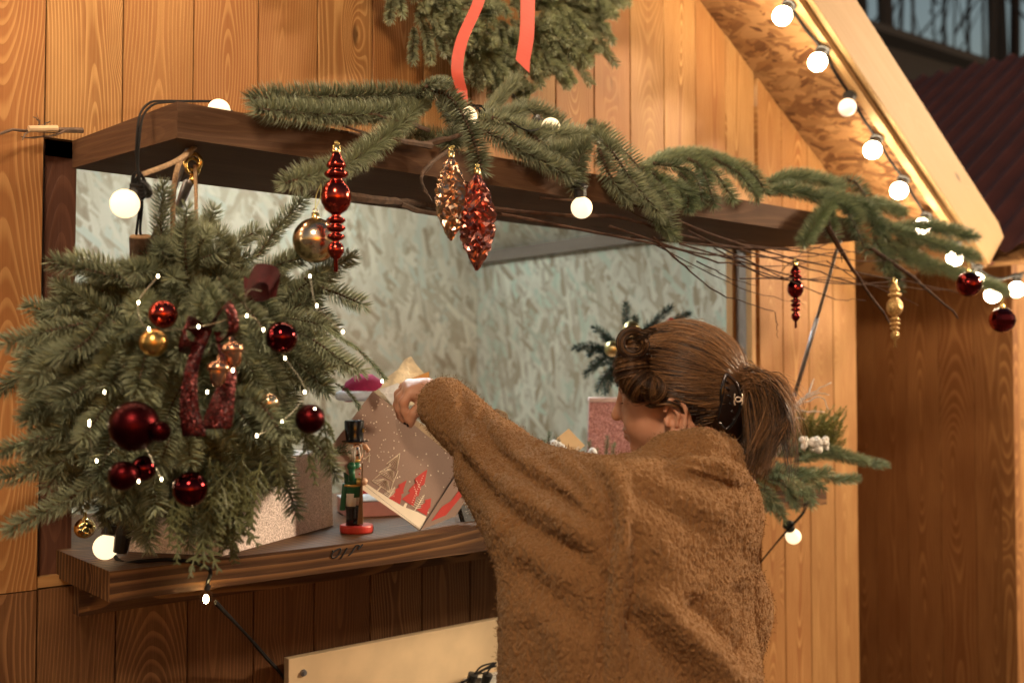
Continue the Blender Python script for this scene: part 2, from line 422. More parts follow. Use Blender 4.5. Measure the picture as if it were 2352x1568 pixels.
# fascia
A = WY(2275, 615, YF); B = WY(2308, 545, YF)
for side in (1, -1):
    g = G(); dx, dz = .171 * math.sin(math.atan(SL)), .171 * math.cos(math.atan(SL))
    xe = 3.545; c = []
    for yy in (YF, YF + .02):
        c += [(RX, yy, zroof(RX)), (xe, yy, zroof(xe)), (xe + dx * 1.15, yy, zroof(xe) + dz * .72), (xe + dx * .72, yy, zroof(xe) - .0 + dz * 1.06), (RX, yy, zroof(RX) + .171 / math.cos(math.atan(SL)))]
    c = np.array(c); c[:, 0] = RX + side * (c[:, 0] - RX)
    V = c; ca = math.cos(math.atan(SL)); sa = math.sin(math.atan(SL))
    al = (abs(V[:, 0] - RX) * ca - (V[:, 2] - zroof(RX)) * sa); ac = abs(V[:, 0] - RX) * sa + (V[:, 2] - zroof(RX)) * ca - .08
    co = np.stack([ac, al + side, np.full(10, .2)], -1)
    T = [[0, 1, 2], [0, 2, 3], [0, 3, 4], [5, 7, 6], [5, 8, 7], [5, 9, 8]]; Q = [[i, (i + 1) % 5, (i + 1) % 5 + 5, i + 5][::-1] for i in range(5)]
    g.add(V, Q, T, .2, co); g.build('fascia_board', W_RAW, stall, bevel=.002)
    g = G(); c = []
    for yy in (YF + .022, YF + .05):
        c += [(RX, yy, zroof(RX) - .03), (3.50, yy, zroof(3.50) - .022), (3.50, yy, zroof(3.50) - .002), (RX, yy, zroof(RX) - .002)]
    c = np.array(c); c[:, 0] = RX + side * (c[:, 0] - RX); c = c[[0, 1, 5, 4, 3, 2, 6, 7]]
    al = abs(c[:, 0] - RX); g.hexa(c, .6, np.stack([c[:, 2] * 0 + np.array([0, 0, .02, .02, .02, .02, 0, 0]), al * 1.2, np.full(8, .6)], -1)); g.build('batten', W_RAW, stall)
# counter shelf and hatch flap
g = G(); g.box((.602, -.259, 1.082), (2.65, .10, 1.132), .37, axis=0); g.build('counter_shelf', W_SHELF, stall, bevel=.002)
g = G(); g.box((.62, -.05, 1.02), (2.63, -.0215, 1.081), .5, axis=0); g.build('shelf_rail', W_SHELF, stall)
FY0 = -.40
c = np.array([(.650, FY0, 1.828), (2.60, FY0, 1.828), (2.62, -.004, 1.835), (.612, -.004, 1.835), (.650, FY0, 1.886), (2.60, FY0, 1.886), (2.62, -.004, 1.886), (.612, -.004, 1.886)])
F = [[0, 3, 2, 1], [4, 5, 6, 7], [0, 1, 5, 4], [1, 2, 6, 5], [2, 3, 7, 6], [3, 0, 4, 7]]
vs = c[np.array(F).ravel()]; cs = np.zeros((24, 3)); k = 0
for fi, f in enumerate(F):
    for i in f:
        q = c[i]; cs[k] = (q[1], q[0], .2) if fi < 2 else ((q[2] - 1.86, q[0], .77) if fi in (2, 4) else (q[2] - 1.86, q[1] + 4, .31)); k += 1
g = G(); g.add(vs, np.arange(24).reshape(6, 4), None, .5, cs); flap = g.build('hatch_flap', W_FLAP, stall, bevel=.0025)
# marker scrawl on the shelf edge
g = G(); INK = plain('black_marker', (.006, .005, .005), .6)
YS = -.2597
def scr(pts, r=.0016):
    q = crv([WY(a, b, YS) for a, b in pts], 6); g.tube(q, r, 5)
zt = lambda a, b: ((780 + a * 200 / 2352) / 1.0884, (1330 + b * 200 / 2352) / 1.0884)
scr([zt(590, 530), zt(640, 560), zt(760, 490), zt(840, 480), zt(830, 560), zt(760, 680), zt(660, 745), zt(590, 740), zt(570, 690), zt(620, 590), zt(740, 500)])
scr([zt(1035, 460), zt(970, 570), zt(900, 680), zt(835, 770)])
scr([zt(1075, 680), zt(1160, 600), zt(1220, 500), zt(1290, 400), zt(1370, 375), zt(1390, 420), zt(1350, 500)]); scr([zt(1350, 500), zt(1420, 440), zt(1490, 350)])
g.build('marker_writing', INK, stall)
# gas struts
STEEL = plain('brushed_steel', (.30, .30, .32), .35, .8, .1); BRASS = plain('brass', (.75, .50, .16), .22, 1., .2)
for (a, b, nm) in (((2.555, FY0 + .03, 1.826), tuple(WX(1826, 905, 2.66)), 1), ((.70, FY0 + .07, 1.826), (.64, -.03, 1.42), 2)):
    a = np.array(a); b = np.array(b); m_ = a + (b - a) * .48
    g = G(); g.tube([a, m_], .0045, 10); g.tube([m_, b], .0062, 12); g.sphere(a, .008, 12); g.sphere(b, .008, 12)
    g.build('gas_strut', STEEL, stall, smooth=True)
# raw board screwed under the counter, with its screw, power strip and leads
YP = -.045
a = WY(663, 1513, YP); b = WY(1150, 1418, YP)
g = G(); g.box((a[0], YP, a[2] - .62), (a[0] + .95, YP + .020, a[2]), .5); bd = g.build('noticeboard_panel', PLY, stall, bevel=.001)
c_ = WY(697, 1544, YP); g = G(); g.lathe([(0, -.004), (.0065, -.0035), (.0075, 0), (.0001, 0)], c_, (0, 1, 0), 16); g.lathe([(0, -.0062), (.0035, -.006), (.0035, -.003)], c_, (0, 1, 0), 6); g.build('screw', STEEL, bd, smooth=False)

# neighbour stall
YN = -.19; NX = 3.97
nb = thing('market_stall', 'neighbouring dark-boarded stall with corrugated red roof, beyond the gap on the right', 'stall', (5.6, 0, 0))
g = G(); y = YN
i = 0
while y < 3.2:
    r = random.random(); V = np.array([(NX, y + .001, .05), (NX, y + BW - .001, .05), (NX, y + BW - .001, 1.99), (NX, y + .001, 1.99)])
    V2 = V + (.02, 0, 0); VV = np.vstack([V, V2]); cc = np.stack([VV[:, 1] - y - BW / 2, VV[:, 2] + r * 11, np.full(8, r)], -1)
    g.add(VV, [[3, 2, 1, 0], [0, 1, 5, 4], [1, 2, 6, 5], [2, 3, 7, 6], [3, 0, 4, 7]], None, r, cc); y += BW
g.build('side_wall', W_DOOR, nb)
g = G(); g.box((NX - .02, YN - .02, .05), (NX + .03, YN + .03, 1.99), .5, axis=2); g.box((NX - .012, YN + .6, 1.15), (NX - .002, 3.2, 1.17), .6, axis=1); g.build('corner_post', W_DOOR, nb, bevel=.003)
g = G(); x = NX + .03
while x < 7.2: board(g, x, x + BW, .05, zroof(x, 5.6), zroof(x + BW, 5.6), YN, YN + .02); x += BW
g.build('front_wall', W_WALL, nb)
g = G(); corrug(g, 5.6, 3.66, YN - .32, 3.6, 5.6, .1, .014, .05); corrug(g, 5.6, 7.54, YN - .32, 3.6, 5.6, .1, .014, .05); g.build('roof_sheet', ROOFM, nb, smooth=True)
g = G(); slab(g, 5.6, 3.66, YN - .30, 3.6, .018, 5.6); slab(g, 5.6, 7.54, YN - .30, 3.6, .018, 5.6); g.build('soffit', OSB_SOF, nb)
# far backdrop: shed, trunks
DK = plain('dark_boards', (.02, .017, .016), .9); BARK = plain('dark_bark', (.016, .014, .014), .9)
far = thing('shed', 'unlit dark shed with a sloping roof line behind the neighbouring stall', 'shed', (9, 9, 0))
a, b, c = P(1850, 40, 11), P(2352, 205, 11), P(2700, 315, 11)
g = G(); dpt = np.array([.6, 2.5, 0])
g.hexa([(a[0], a[1], 0), (c[0], c[1], 0), (c[0] + .6, c[1] + 2.5, 0), (a[0] + .6, a[1] + 2.5, 0), a, c, c + dpt, a + dpt]); g.build('shed_wall', DK, far)
g = G(); g.hexa([a + (-.2, -.2, 0), c + (.2, -.2, 0), c + dpt, a + dpt, a + (-.2, -.2, .08), c + (.2, -.2, .08), c + dpt + (0, 0, .08), a + dpt + (0, 0, .08)]); g.build('shed_roof', DK, far)
for i, (px, wd) in enumerate(((1985, .5), (2030, .22), (2062, .55), (2088, .2), (2118, .14), (2150, .1), (2170, .2), (2205, .09), (2226, .16), (2262, .12), (2285, .3), (2312, .8), (2345, .5), (2385, .6))):
    t = 15 + random.random() * 4; g = G(); b0 = P(px, 1000, t); b0[2] = 0
    H = 11 + random.random() * 2; pts = [b0 + (random.uniform(-.08, .08) * k, 0, H * k / 5) for k in range(6)]
    tr = thing('bare_tree', 'slim bare tree trunk dark against the dusk sky beyond the roofs', 'tree', b0, 'bare trees beyond the stalls')
    g.tube(pts, np.linspace(wd / 2 * .55, wd / 4 * .55, 6), 8); g.build('trunk', BARK, tr)
    g = G()
    for k in range(6):
        z0 = random.uniform(2.5, H); s_ = random.uniform(.3, 1.4); an = random.uniform(0, 6.28); p0 = b0 + (0, 0, z0)
        g.tube([p0, p0 + (math.cos(an) * s_ * .5, math.sin(an) * s_ * .5, s_ * .6), p0 + (math.cos(an) * s_, math.sin(an) * s_, s_ * 1.6)], [.025, .015, .005], 4)
    g.build('crown', BARK, tr)
# ------------------------------------------------------------------ fir foliage
def needle_mat(name, a, b, tip, rough=.45):
    m = M(name, rough, 0, .35); r = m.attr('rnd')
    c = m.mix(m.ramp(r, 0, .75), a, b); c = m.mix(m.ramp(r, .8, 1.0), c, tip)
    m.color(c); return m.m
FIR = needle_mat('fir_needles', (.085, .102, .060), (.34, .37, .235), (.46, .46, .22))
FIRG = needle_mat('fir_needles_fresh', (.062, .098, .052), (.30, .355, .20), (.44, .46, .21))
THU = needle_mat('thuja_sprays', (.06, .07, .03), (.16, .17, .075), (.26, .24, .09))
TWIG = plain('bark_brown', (.13, .075, .045), .7, var=.5, vs=90, bump=.4)
TWIG2 = plain('thin_twigs', (.075, .034, .018), .8, var=.5, vs=60, spec=.2)
def sprig(g, pts, nl=.022, dens=3000, side=0., up=(0, 0, 1), upb=.35, fw=.55, w=.0011, tone=0., stem=.0018, comb=.0062):
    c = crv(pts, 10); seg = np.linalg.norm(np.diff(c, axis=0), axis=1); L = np.concatenate([[0], np.cumsum(seg)]); tot = L[-1]
    n = max(int(dens * tot), 30); s = (np.arange(n) + rng.random(n) * .9) / n * tot; s = np.minimum(s, tot * .999)
    if comb: s0 = s; s = np.clip((np.floor(s / comb) + .5 + rng.normal(0, .08, n)) * comb, 0, tot * .999)
    p = np.stack([np.interp(s, L, c[:, k]) for k in range(3)], -1)
    T = np.gradient(c, axis=0); T /= np.linalg.norm(T, axis=1, keepdims=True)
    t = np.stack([np.interp(s, L, T[:, k]) for k in range(3)], -1); t /= np.linalg.norm(t, axis=1, keepdims=True)
    upv = np.array(up, float); A = np.cross(t, upv + rng.normal(0, .02, 3)); A /= np.maximum(np.linalg.norm(A, axis=1, keepdims=True), 1e-6); B = np.cross(A, t)
    # combs: bunch the needle angles and positions into rows
    ph = rng.random(n) * 2 * PI
    rad = np.cos(ph)[:, None] * A + np.sin(ph)[:, None] * B * (1 - abs(upb) * .4)
    f = s / tot; ln = nl * np.minimum(1, .55 + 1.8 * np.minimum(f, .25)) * (1 - .18 * np.clip((f - .93) / .07, 0, 1)) * rng.uniform(.82, 1.1, n)
    fwv = (fw + 1.0 * np.clip((f - .94) / .06, 0, 1) + rng.normal(0, .025, n))[:, None]
    d0 = rad + t * fwv; d0 /= np.linalg.norm(d0, axis=1, keepdims=True)
    d1 = d0 + upv * upb + t * .35; d1 /= np.linalg.norm(d1, axis=1, keepdims=True)
    m = p + d0 * (ln * .5)[:, None]; e = m + d1 * (ln * .5)[:, None]
    wd = np.cross(d0, rng.normal(0, 1, (n, 3))); wd /= np.maximum(np.linalg.norm(wd, axis=1, keepdims=True), 1e-6)
    ww = w * rng.uniform(.8, 1.2, n)[:, None] * .5
    V = np.stack([p - wd * ww * .7, p + wd * ww * .7, m + wd * ww, m - wd * ww, e], 1).reshape(-1, 3)
    i = np.arange(n) * 5
    base = np.clip(rng.random() * .35 + tone + rng.random(n) * .35, 0, .78); base = np.where(rng.random(n) < .04, .9, base)
    r = np.repeat(base, 5).reshape(n, 5); r[:, 4] = np.clip(r[:, 4] + .15, 0, 1)
    g.add(V, np.stack([i, i + 1, i + 2, i + 3], -1), np.stack([i + 3, i + 2, i + 4], -1), r.ravel())
    g.tube(c[::3] if len(c) > 12 else c, np.linspace(stem, stem * .6, len(c[::3] if len(c) > 12 else c)), 5, .5, 1)
    return g
def branch(name, label, sprigs, parent=None, mats=(FIR, TWIG), group=None, cat='fir branch', **kw):
    g = G()
    for sp in sprigs: 
        k = dict(kw); pts = sp
        if isinstance(sp, dict): pts = sp['p']; k.update({a: b for a, b in sp.items() if a != 'p'})
        sprig(g, pts, **k)
    o = g.build(name, list(mats), parent)
    if parent is None: tag(o, label, cat, group)
    return o
def S(pts, **k):        # sprig surveyed as (x, y, worldY)
    q = [WY(a, b, c) for a, b, c in pts]
    return dict(p=q, **k) if k else q
GB = 'fir branches laid over the hatch flap'
kf = dict(nl=.0315, dens=7500, up=(0, 0, 1), upb=.30, fw=.14, w=.0015, stem=.0045, comb=.0068)
branch('fir_branch', 'long forked fir branch lying on the left of the flap, pointing left', [
    S([(1000, 215, -.36), (870, 218, -.38), (720, 222, -.40), (583, 226, -.42)]), S([(985, 238, -.38), (860, 262, -.41), (720, 262, -.43), (590, 250, -.44)]),
    S([(900, 250, -.30), (820, 258, -.33), (700, 262, -.36)], tone=-.1)], group=GB, **kf)
branch('fir_branch', 'drooping fir branch with two thick tips hanging over the bronze and red cone ornaments', [
    S([(985, 225, -.38), (900, 300, -.44), (800, 375, -.49), (655, 420, -.52)]), S([(985, 205, -.39), (1035, 225, -.42), (1080, 300, -.45), (1108, 395, -.47)]),
    S([(960, 225, -.40), (985, 195, -.44), (1030, 190, -.40)], nl=.017), S([(1085, 290, -.40), (1150, 320, -.42), (1230, 360, -.44), (1312, 405, -.46)]),
    S([(1010, 230, -.3), (1060, 300, -.38), (1030, 330, -.42)], tone=-.1)], group=GB, **kf)
branch('fir_branch', 'upright fir sprig rising from the flap in front of the wreath', [
    S([(1095, 275, -.28), (1130, 245, -.28), (1180, 190, -.30)], fw=.9), S([(1080, 290, -.3), (1130, 275, -.32), (1200, 258, -.30)]), S([(1050, 322, -.36), (990, 318, -.36), (930, 300, -.36)], tone=-.1)], group=GB, **kf)
branch('fir_branch', 'arched fir branch behind the round bulb at the middle of the flap', [
    S([(1150, 300, -.22), (1170, 262, -.22), (1230, 250, -.22), (1300, 290, -.24)], upb=.6), S([(1130, 270, -.34), (1220, 300, -.36), (1350, 312, -.36)]),
    S([(1210, 300, -.36), (1260, 340, -.39), (1320, 350, -.41)]), S([(1180, 320, -.38), (1200, 345, -.4), (1290, 360, -.41)], tone=-.1)], group=GB, **kf)
branch('fir_branch', 'thick fir branch hanging down beside the lit bulb at mid flap', [
    S([(1358, 300, -.34), (1400, 340, -.42), (1455, 420, -.45), (1520, 495, -.47)]), S([(1350, 325, -.40), (1300, 350, -.42), (1262, 345, -.42)]),
    S([(1350, 330, -.42), (1330, 370, -.44), (1320, 430, -.45)]), S([(1375, 340, -.42), (1405, 410, -.44), (1450, 462, -.44)]),
    S([(1420, 400, -.42), (1490, 430, -.43), (1525, 475, -.44), (1545, 540, -.45)]), S([(1350, 285, -.30), (1380, 300, -.34), (1440, 355, -.38), (1480, 400, -.40)])], group=GB, **kf)
kd = dict(kf); kd.update(nl=.028, dens=7500, fw=.42, w=.0014, comb=.0055)
FB = (FIRG, TWIG)
branch('fir_branch', 'dense dark green many-fingered fir branch on the flap between two drooping branches', [
    S([(1475, 385, -.36), (1540, 358, -.30), (1620, 355, -.28), (1690, 385, -.32), (1745, 440, -.38)]), S([(1500, 375, -.36), (1560, 385, -.40), (1600, 410, -.43), (1612, 465, -.44)]),
    S([(1580, 365, -.34), (1640, 395, -.40), (1685, 460, -.44)]), S([(1600, 372, -.38), (1622, 410, -.42), (1640, 472, -.44)]), S([(1480, 388, -.38), (1520, 410, -.42), (1575, 440, -.43), (1580, 480, -.44)]),
    S([(1640, 365, -.34), (1700, 400, -.40), (1740, 455, -.43)]), S([(1660, 370, -.32), (1720, 390, -.38), (1760, 440, -.42)]), S([(1475, 385, -.40), (1490, 430, -.43), (1510, 500, -.44), (1550, 545, -.45)]),
    S([(1500, 398, -.40), (1530, 440, -.44), (1550, 470, -.44)]), S([(1540, 372, -.30), (1600, 360, -.28), (1670, 372, -.28)], tone=-.1), S([(1560, 395, -.40), (1585, 430, -.43), (1590, 478, -.44)])], mats=FB, group=GB, **kd)
branch('fir_branch', 'fir branch with star-like fingers at the right end of the flap', [
    S([(1765, 418, -.38), (1820, 405, -.38), (1880, 412, -.39), (1935, 430, -.40)]), S([(1765, 440, -.40), (1830, 438, -.41), (1930, 470, -.42)]), S([(1925, 415, -.36), (1965, 420, -.40), (1995, 470, -.43), (2010, 530, -.44)]),
    S([(1915, 462, -.42), (1880, 500, -.44), (1845, 560, -.45)]), S([(1925, 465, -.42), (1955, 500, -.44), (1990, 580, -.46)]), S([(1930, 450, -.42), (1990, 480, -.44), (2030, 540, -.45)]),
    S([(1910, 470, -.42), (1905, 510, -.43), (1920, 545, -.44)]), S([(1990, 462, -.38), (2030, 472, -.38), (2075, 488, -.38)]), S([(1880, 440, -.40), (1930, 455, -.42), (1975, 500, -.43)])], mats=FB, group=GB, **kf)
branch('fir_branch', 'long thin-fingered fir branch reaching past the flap toward the roof corner', [
    S([(2000, 490, -.42), (2060, 530, -.46), (2150, 560, -.5), (2245, 592, -.54)]), S([(2040, 525, -.44), (2130, 518, -.48), (2240, 545, -.52)]), S([(2010, 520, -.42), (2080, 590, -.45), (2180, 620, -.50), (2315, 672, -.56)]),
    S([(2020, 560, -.42), (2045, 600, -.42), (2065, 665, -.42)]), S([(2010, 545, -.44), (2025, 590, -.44), (2035, 620, -.44)]), S([(2060, 550, -.44), (2110, 590, -.46), (2135, 622, -.46)])], mats=FB, group=GB, **kf)
# bare twigs
def twig(name, label, paths, r0=.004, mat=None, group=None, cat='twig', cs=None):
    g = G()
    for p in paths:
        k = r0
        if isinstance(p[0], (int, float)): k = p[0]; p = p[1]
        q = crv([WY(a, b, c) for a, b, c in p], 6); q = q + rng.normal(0, .0022, q.shape) * np.linspace(0, 1, len(q))[:, None]
        k *= 1.15; g.tube(q, np.linspace(k, k * .35, len(q)) * rng.uniform(.85, 1.15, len(q)), 6)
        for j in range(3, len(q) - 2, 4):
            if rng.random() < .5 and len(q) > 12: e = q[j] + unit(q[j + 1] - q[j]) * rng.uniform(.015, .05) + rng.normal(0, .010, 3); g.tube([q[j], (q[j] + e) / 2 + rng.normal(0, .002, 3), e], [k * .35, k * .3, k * .15], 4)
    return tag(g.build(name, mat or TWIG2, None), label, cat, group)
twig('bare_twig', 'thin bare twig sticking out left of the flap over the wall', [(.005, [(190, 300, -.02), (90, 298, -.03), (-30, 310, -.05)]), (.0025, [(150, 300, -.03), (120, 312, -.03), (52, 315, -.03)]), (.002, [(90, 298, -.03), (90, 280, -.03), (78, 268, -.03)]), (.002, [(95, 290, -.03), (112, 280, -.03)])], mat=TWIG)
bn = plain('peeled_wood', (.62, .42, .24), .6); g = G(); g.tube([WY(66, 296, -.041), WY(132, 295, -.038)], .0058, 8); g.build('peeled_patch', bn, bpy.data.objects['bare_twig'])
twig('bare_twig', 'brown forked stick lying across the flap under the left fir branches', [(.006, [(985, 330, -.42), (1040, 315, -.44), (1080, 300, -.42)]), (.0055, [(990, 335, -.44), (900, 320, -.45), (790, 290, -.42)]), (.004, [(985, 300, -.42), (920, 278, -.43), (840, 262, -.42)]), (.004, [(860, 330, -.45), (800, 300, -.44)]), (.0035, [(1030, 345, -.45), (975, 390, -.47), (972, 430, -.47), (990, 460, -.46)])], mat=TWIG)
twig('bare_twig', 'pale peeling stick under the front of the flap behind the red finial', [(.009, [(800, 452, -.36), (880, 460, -.35), (960, 468, -.33), (1060, 480, -.3)]), (.006, [(920, 468, -.34), (990, 490, -.33), (1150, 492, -.32)])], mat=TWIG)
twig('birch_twigs', 'bundle of fine bare birch twigs sweeping under the right of the flap', [
    (.0045, [(1130, 480, -.40), (1300, 495, -.42), (1420, 500, -.42), (1560, 540, -.43), (1800, 600, -.44), (1960, 650, -.45)]),
    (.0035, [(1150, 492, -.42), (1350, 530, -.43), (1500, 560, -.44), (1650, 600, -.45), (1800, 640, -.46)]),
    (.003, [(1500, 480, -.42), (1650, 545, -.43), (1850, 600, -.44), (2050, 640, -.46), (2200, 670, -.5)]),
    (.0025, [(1500, 545, -.44), (1560, 600, -.45), (1650, 670, -.46), (1780, 716, -.46)]), (.0012, [(1780, 716, -.46), (1784, 745, -.46), (1786, 775, -.46)]),
    (.0025, [(1400, 520, -.43), (1600, 580, -.45), (1800, 590, -.46), (1990, 575, -.47)]), (.002, [(1700, 640, -.46), (1850, 640, -.46), (2000, 655, -.47), (2240, 672, -.52)]),
    (.002, [(1560, 560, -.44), (1750, 610, -.45), (1900, 600, -.46)]), (.0016, [(1600, 600, -.45), (1680, 640, -.46), (1740, 655, -.46)]),
    (.0022, [(1690, 560, -.43), (1850, 580, -.44), (2000, 600, -.45), (2110, 590, -.46)]), (.0018, [(1700, 600, -.44), (1900, 650, -.45), (2080, 640, -.46), (2150, 600, -.47)]),
    (.002, [(1580, 530, -.43), (1720, 600, -.45), (1900, 680, -.48), (1985, 690, -.48)]), (.0015, [(1900, 600, -.44), (1965, 640, -.44), (1960, 660, -.44)]),
    (.0018, [(1640, 570, -.43), (1780, 640, -.45), (1950, 640, -.46), (2110, 700, -.49)]), (.0014, [(1500, 560, -.42), (1700, 660, -.45), (1850, 700, -.46)]), (.0014, [(1900, 560, -.43), (1830, 590, -.44), (1780, 640, -.45)]),
    (.0022, [(1450, 545, -.43), (1700, 568, -.44), (1900, 572, -.45), (1990, 585, -.45)]), (.0025, [(1240, 455, -.42), (1400, 470, -.42), (1520, 520, -.43)])])
twig('dark_stick', 'straight dark stick slanting down past the grey strut', [(.006, [(1900, 520, -.44), (1960, 620, -.46), (2045, 742, -.48)])])
twig('dark_stick', 'straight dark stick slanting down behind the gold glitter finial', [(.006, [(1985, 560, -.44), (2100, 640, -.47), (2200, 728, -.49)])])

# wreath on the gable
wc = np.array([1.560, -.085, 0]); wc[2] = 2.535
wr = thing('wreath', 'big fir wreath with two coral red ribbon tails hanging on the gable', 'wreath', wc)
g = G()
R0 = .305
for i in range(720):
    a = rng.random() * 2 * PI; rr = R0 + rng.normal(0, .05); tb = rng.random() * 2 * PI
    cen = wc + (math.cos(a) * rr, 0, math.sin(a) * rr)
    rad = np.array([math.cos(a), 0, math.sin(a)]); tan = np.array([-math.sin(a), 0, math.cos(a)])
    d = unit(rad * (rng.uniform(.05, 1.0) if rng.random() < .8 else -.6) + np.array([0, -1, 0]) * rng.uniform(.3, 1.2) + tan * rng.uniform(-.5, .5) + np.array([0, 0, -.25]))
    L = rng.uniform(.05, .10); st = cen - d * .02
    sprig(g, [st, st + d * L * .55 + (0, 0, .004), st + d * L + (0, 0, -.012)], nl=.0205, dens=5200, upb=.05, fw=.6, w=.0018, comb=.0045, tone=rng.uniform(.15, .65), stem=.0012)
g.build('foliage', [FIR, TWIG], wr)
RIB = plain('coral_ribbon', (.80, .13, .09), .55, var=.08, vs=30)
for pts, wd in (([(1095, -60, -.22), (1100, 0, -.24), (1062, 90, -.25), (1050, 160, -.25), (1062, 214, -.24)], (.028, .020)), ([(1215, -60, -.22), (1212, 0, -.23), (1210, 80, -.24), (1200, 142, -.24)], (.041, .036))):
    q = crv([WY(a, b, c) for a, b, c in pts], 8); n = len(q); wdv = np.linspace(wd[0], wd[1], n) / 2
    tw = np.linspace(0, .9, n); sd = np.stack([np.cos(tw * .5), -np.sin(tw * .5) * .6, -.12 * np.ones(n)], -1)
    if n > 30: sd = np.stack([np.cos(tw * .4), -np.sin(tw), -.15 * tw], -1)
    Lf, Rt = q - sd * wdv[:, None], q + sd * wdv[:, None]; Rt[-1, 2] -= .010 + .012
    g = G(); i = np.arange(n - 1); g.add(np.vstack([Lf, Rt]), np.stack([i, i + n, i + n + 1, i + 1], -1))
    o = g.build('ribbon', RIB, wr, smooth=False); sf = o.modifiers.new('solid', 'SOLIDIFY'); sf.thickness = .0008

# hanging fir ball
HC = P(425, 850, 1.70)
hb = thing('hanging_fir_ball', 'large hanging ball of fir branches dressed with dark red and gold baubles', 'hanging bouquet', HC)
g = G(); g2 = G()
down = np.array([0, 0, -1.0])
def balldir():
    while True:
        v = rng.normal(0, 1, 3); v /= np.linalg.norm(v)
        if v @ FWD < .55: return v
for i in range(540):
    v = balldir(); vx, vz = v @ RGT, v @ UPV
    R = .235 * (1 + .06 * abs(vx)); inner = rng.uniform(.25, .62)
    if vz > .5: R *= .93
    p0 = HC + v * R * inner
    d = unit(v + down * rng.uniform(-.1, .8) + RGT * (.3 * np.sign(vx) * rng.random()) + rng.normal(0, .42, 3))
    d = unit(d + np.cross(v, FWD) * rng.normal(0, .45)); L = rng.uniform(.10, .17); b_ = unit(d + down * rng.uniform(.3, 1.2) + rng.normal(0, .1, 3))
    m_ = p0 + d * L * .5; e_ = m_ + b_ * L * .5
    mx = np.linalg.norm((e_ - HC)); lim = .285
    if mx > lim: s_ = lim / mx; m_ = HC + (m_ - HC) * s_; e_ = HC + (e_ - HC) * s_; p0 = HC + (p0 - HC) * s_
    ec_ = (e_ - CAM) @ np.stack([RGT, FWD, UPV]).T; ex_, ey_ = 1176 + FPX * ec_[0] / ec_[1], 784 - FPX * ec_[2] / ec_[1]
    mc_ = (m_ - CAM) @ np.stack([RGT, FWD, UPV]).T; mx_, my_ = 1176 + FPX * mc_[0] / mc_[1], 784 - FPX * mc_[2] / mc_[1]
    if (ex_ > 560 and ey_ > 1120) or (max(ex_, mx_) > 700 and max(ey_, my_) > 900): continue
    sprig(g, [p0, m_, e_], nl=.026, dens=6500, upb=.15, fw=.36, w=.0016, comb=.0052, tone=rng.uniform(-.12, .18), stem=.002)
# characteristic outer tips surveyed on the photo
for pts in ([(370, 620, 1.66), (370, 520, 1.66), (375, 425, 1.66)], [(430, 640, 1.62), (425, 560, 1.60), (430, 480, 1.60)], [(450, 560, 1.66), (480, 510, 1.68), (490, 480, 1.68)], [(500, 600, 1.7), (540, 560, 1.72), (590, 530, 1.74)],
            [(590, 590, 1.72), (640, 520, 1.74), (700, 455, 1.75)], [(700, 640, 1.7), (750, 620, 1.72), (810, 590, 1.74)], [(740, 660, 1.7), (790, 680, 1.7), (835, 700, 1.7)], [(300, 660, 1.64), (240, 610, 1.62), (170, 590, 1.60)],
            [(290, 640, 1.60), (200, 620, 1.58), (120, 600, 1.57)], [(200, 740, 1.55), (110, 760, 1.52), (10, 790, 1.50)], [(170, 1050, 1.56), (80, 1080, 1.54), (-20, 1100, 1.52)], [(260, 1080, 1.58), (150, 1150, 1.55), (20, 1215, 1.53)], [(180, 1000, 1.55), (90, 1010, 1.52), (-10, 1040, 1.5)],
            [(600, 1050, 1.6), (660, 1120, 1.6), (680, 1180, 1.6)], [(500, 640, 1.52), (560, 700, 1.48), (610, 760, 1.46)], [(500, 700, 1.52), (530, 740, 1.46), (545, 800, 1.44)], [(700, 1000, 1.62), (745, 1040, 1.6), (770, 1090, 1.6)],
            [(720, 780, 1.66), (790, 830, 1.66), (830, 850, 1.66)], [(330, 560, 1.66), (340, 620, 1.62), (330, 720, 1.6)], [(520, 900, 1.5), (600, 930, 1.45), (650, 1000, 1.44)], [(250, 720, 1.52), (190, 790, 1.47), (120, 820, 1.46)]):
    sprig(g, [P(*p) for p in pts], nl=.024, dens=7000, upb=.15, fw=.35, w=.0016, tone=rng.uniform(0, .2), stem=.0025)
g.build('fir_foliage', [FIR, TWIG], hb)
# thuja sprays drooping underneath
def thuja(g, p0, d, L, depth=0):
    q = [p0]; dd = unit(d); n = max(4, int(L / .012))
    for k in range(n):
        dd = unit(dd + rng.normal(0, .12, 3) + down * .06); q.append(q[-1] + dd * L / n)
    g.tube(q, np.linspace(.0019 if depth == 0 else .0016, .0011, len(q)), 4, np.clip(rng.random() * .6 + .2, 0, 1), 0, False)
    if depth < 2:
        side = unit(np.cross(dd, FWD))
        for k in range(1, len(q)):
            for sg in (-1, 1):
                thuja(g, q[k], dd + side * sg * .95 + rng.normal(0, .15, 3), L * (.30 if depth == 0 else .26) * (1.1 - k / len(q)), depth + 1)
g = G()
for x0, y0, x1, y1 in ((520, 1080, 470, 1330), (540, 1060, 440, 1290), (560, 1040, 520, 1240), (500, 1060, 420, 1270), (700, 960, 730, 1110), (740, 940, 770, 1090), (640, 1020, 640, 1160), (400, 1120, 380, 1250), (330, 1120, 340, 1230), (460, 1100, 480, 1310), (600, 1060, 560, 1210), (480, 1050, 500, 1280), (450, 1080, 420, 1230), (530, 1100, 490, 1310), (560, 1080, 560, 1200), (360, 1100, 300, 1200), (420, 1150, 400, 1290), (500, 1150, 450, 1320)):
    a = P(x0, y0, 1.50); b = P(x1, y1, 1.50); thuja(g, a, b - a, np.linalg.norm(b - a))
g.build('thuja_sprays', THU, hb)
g = G()
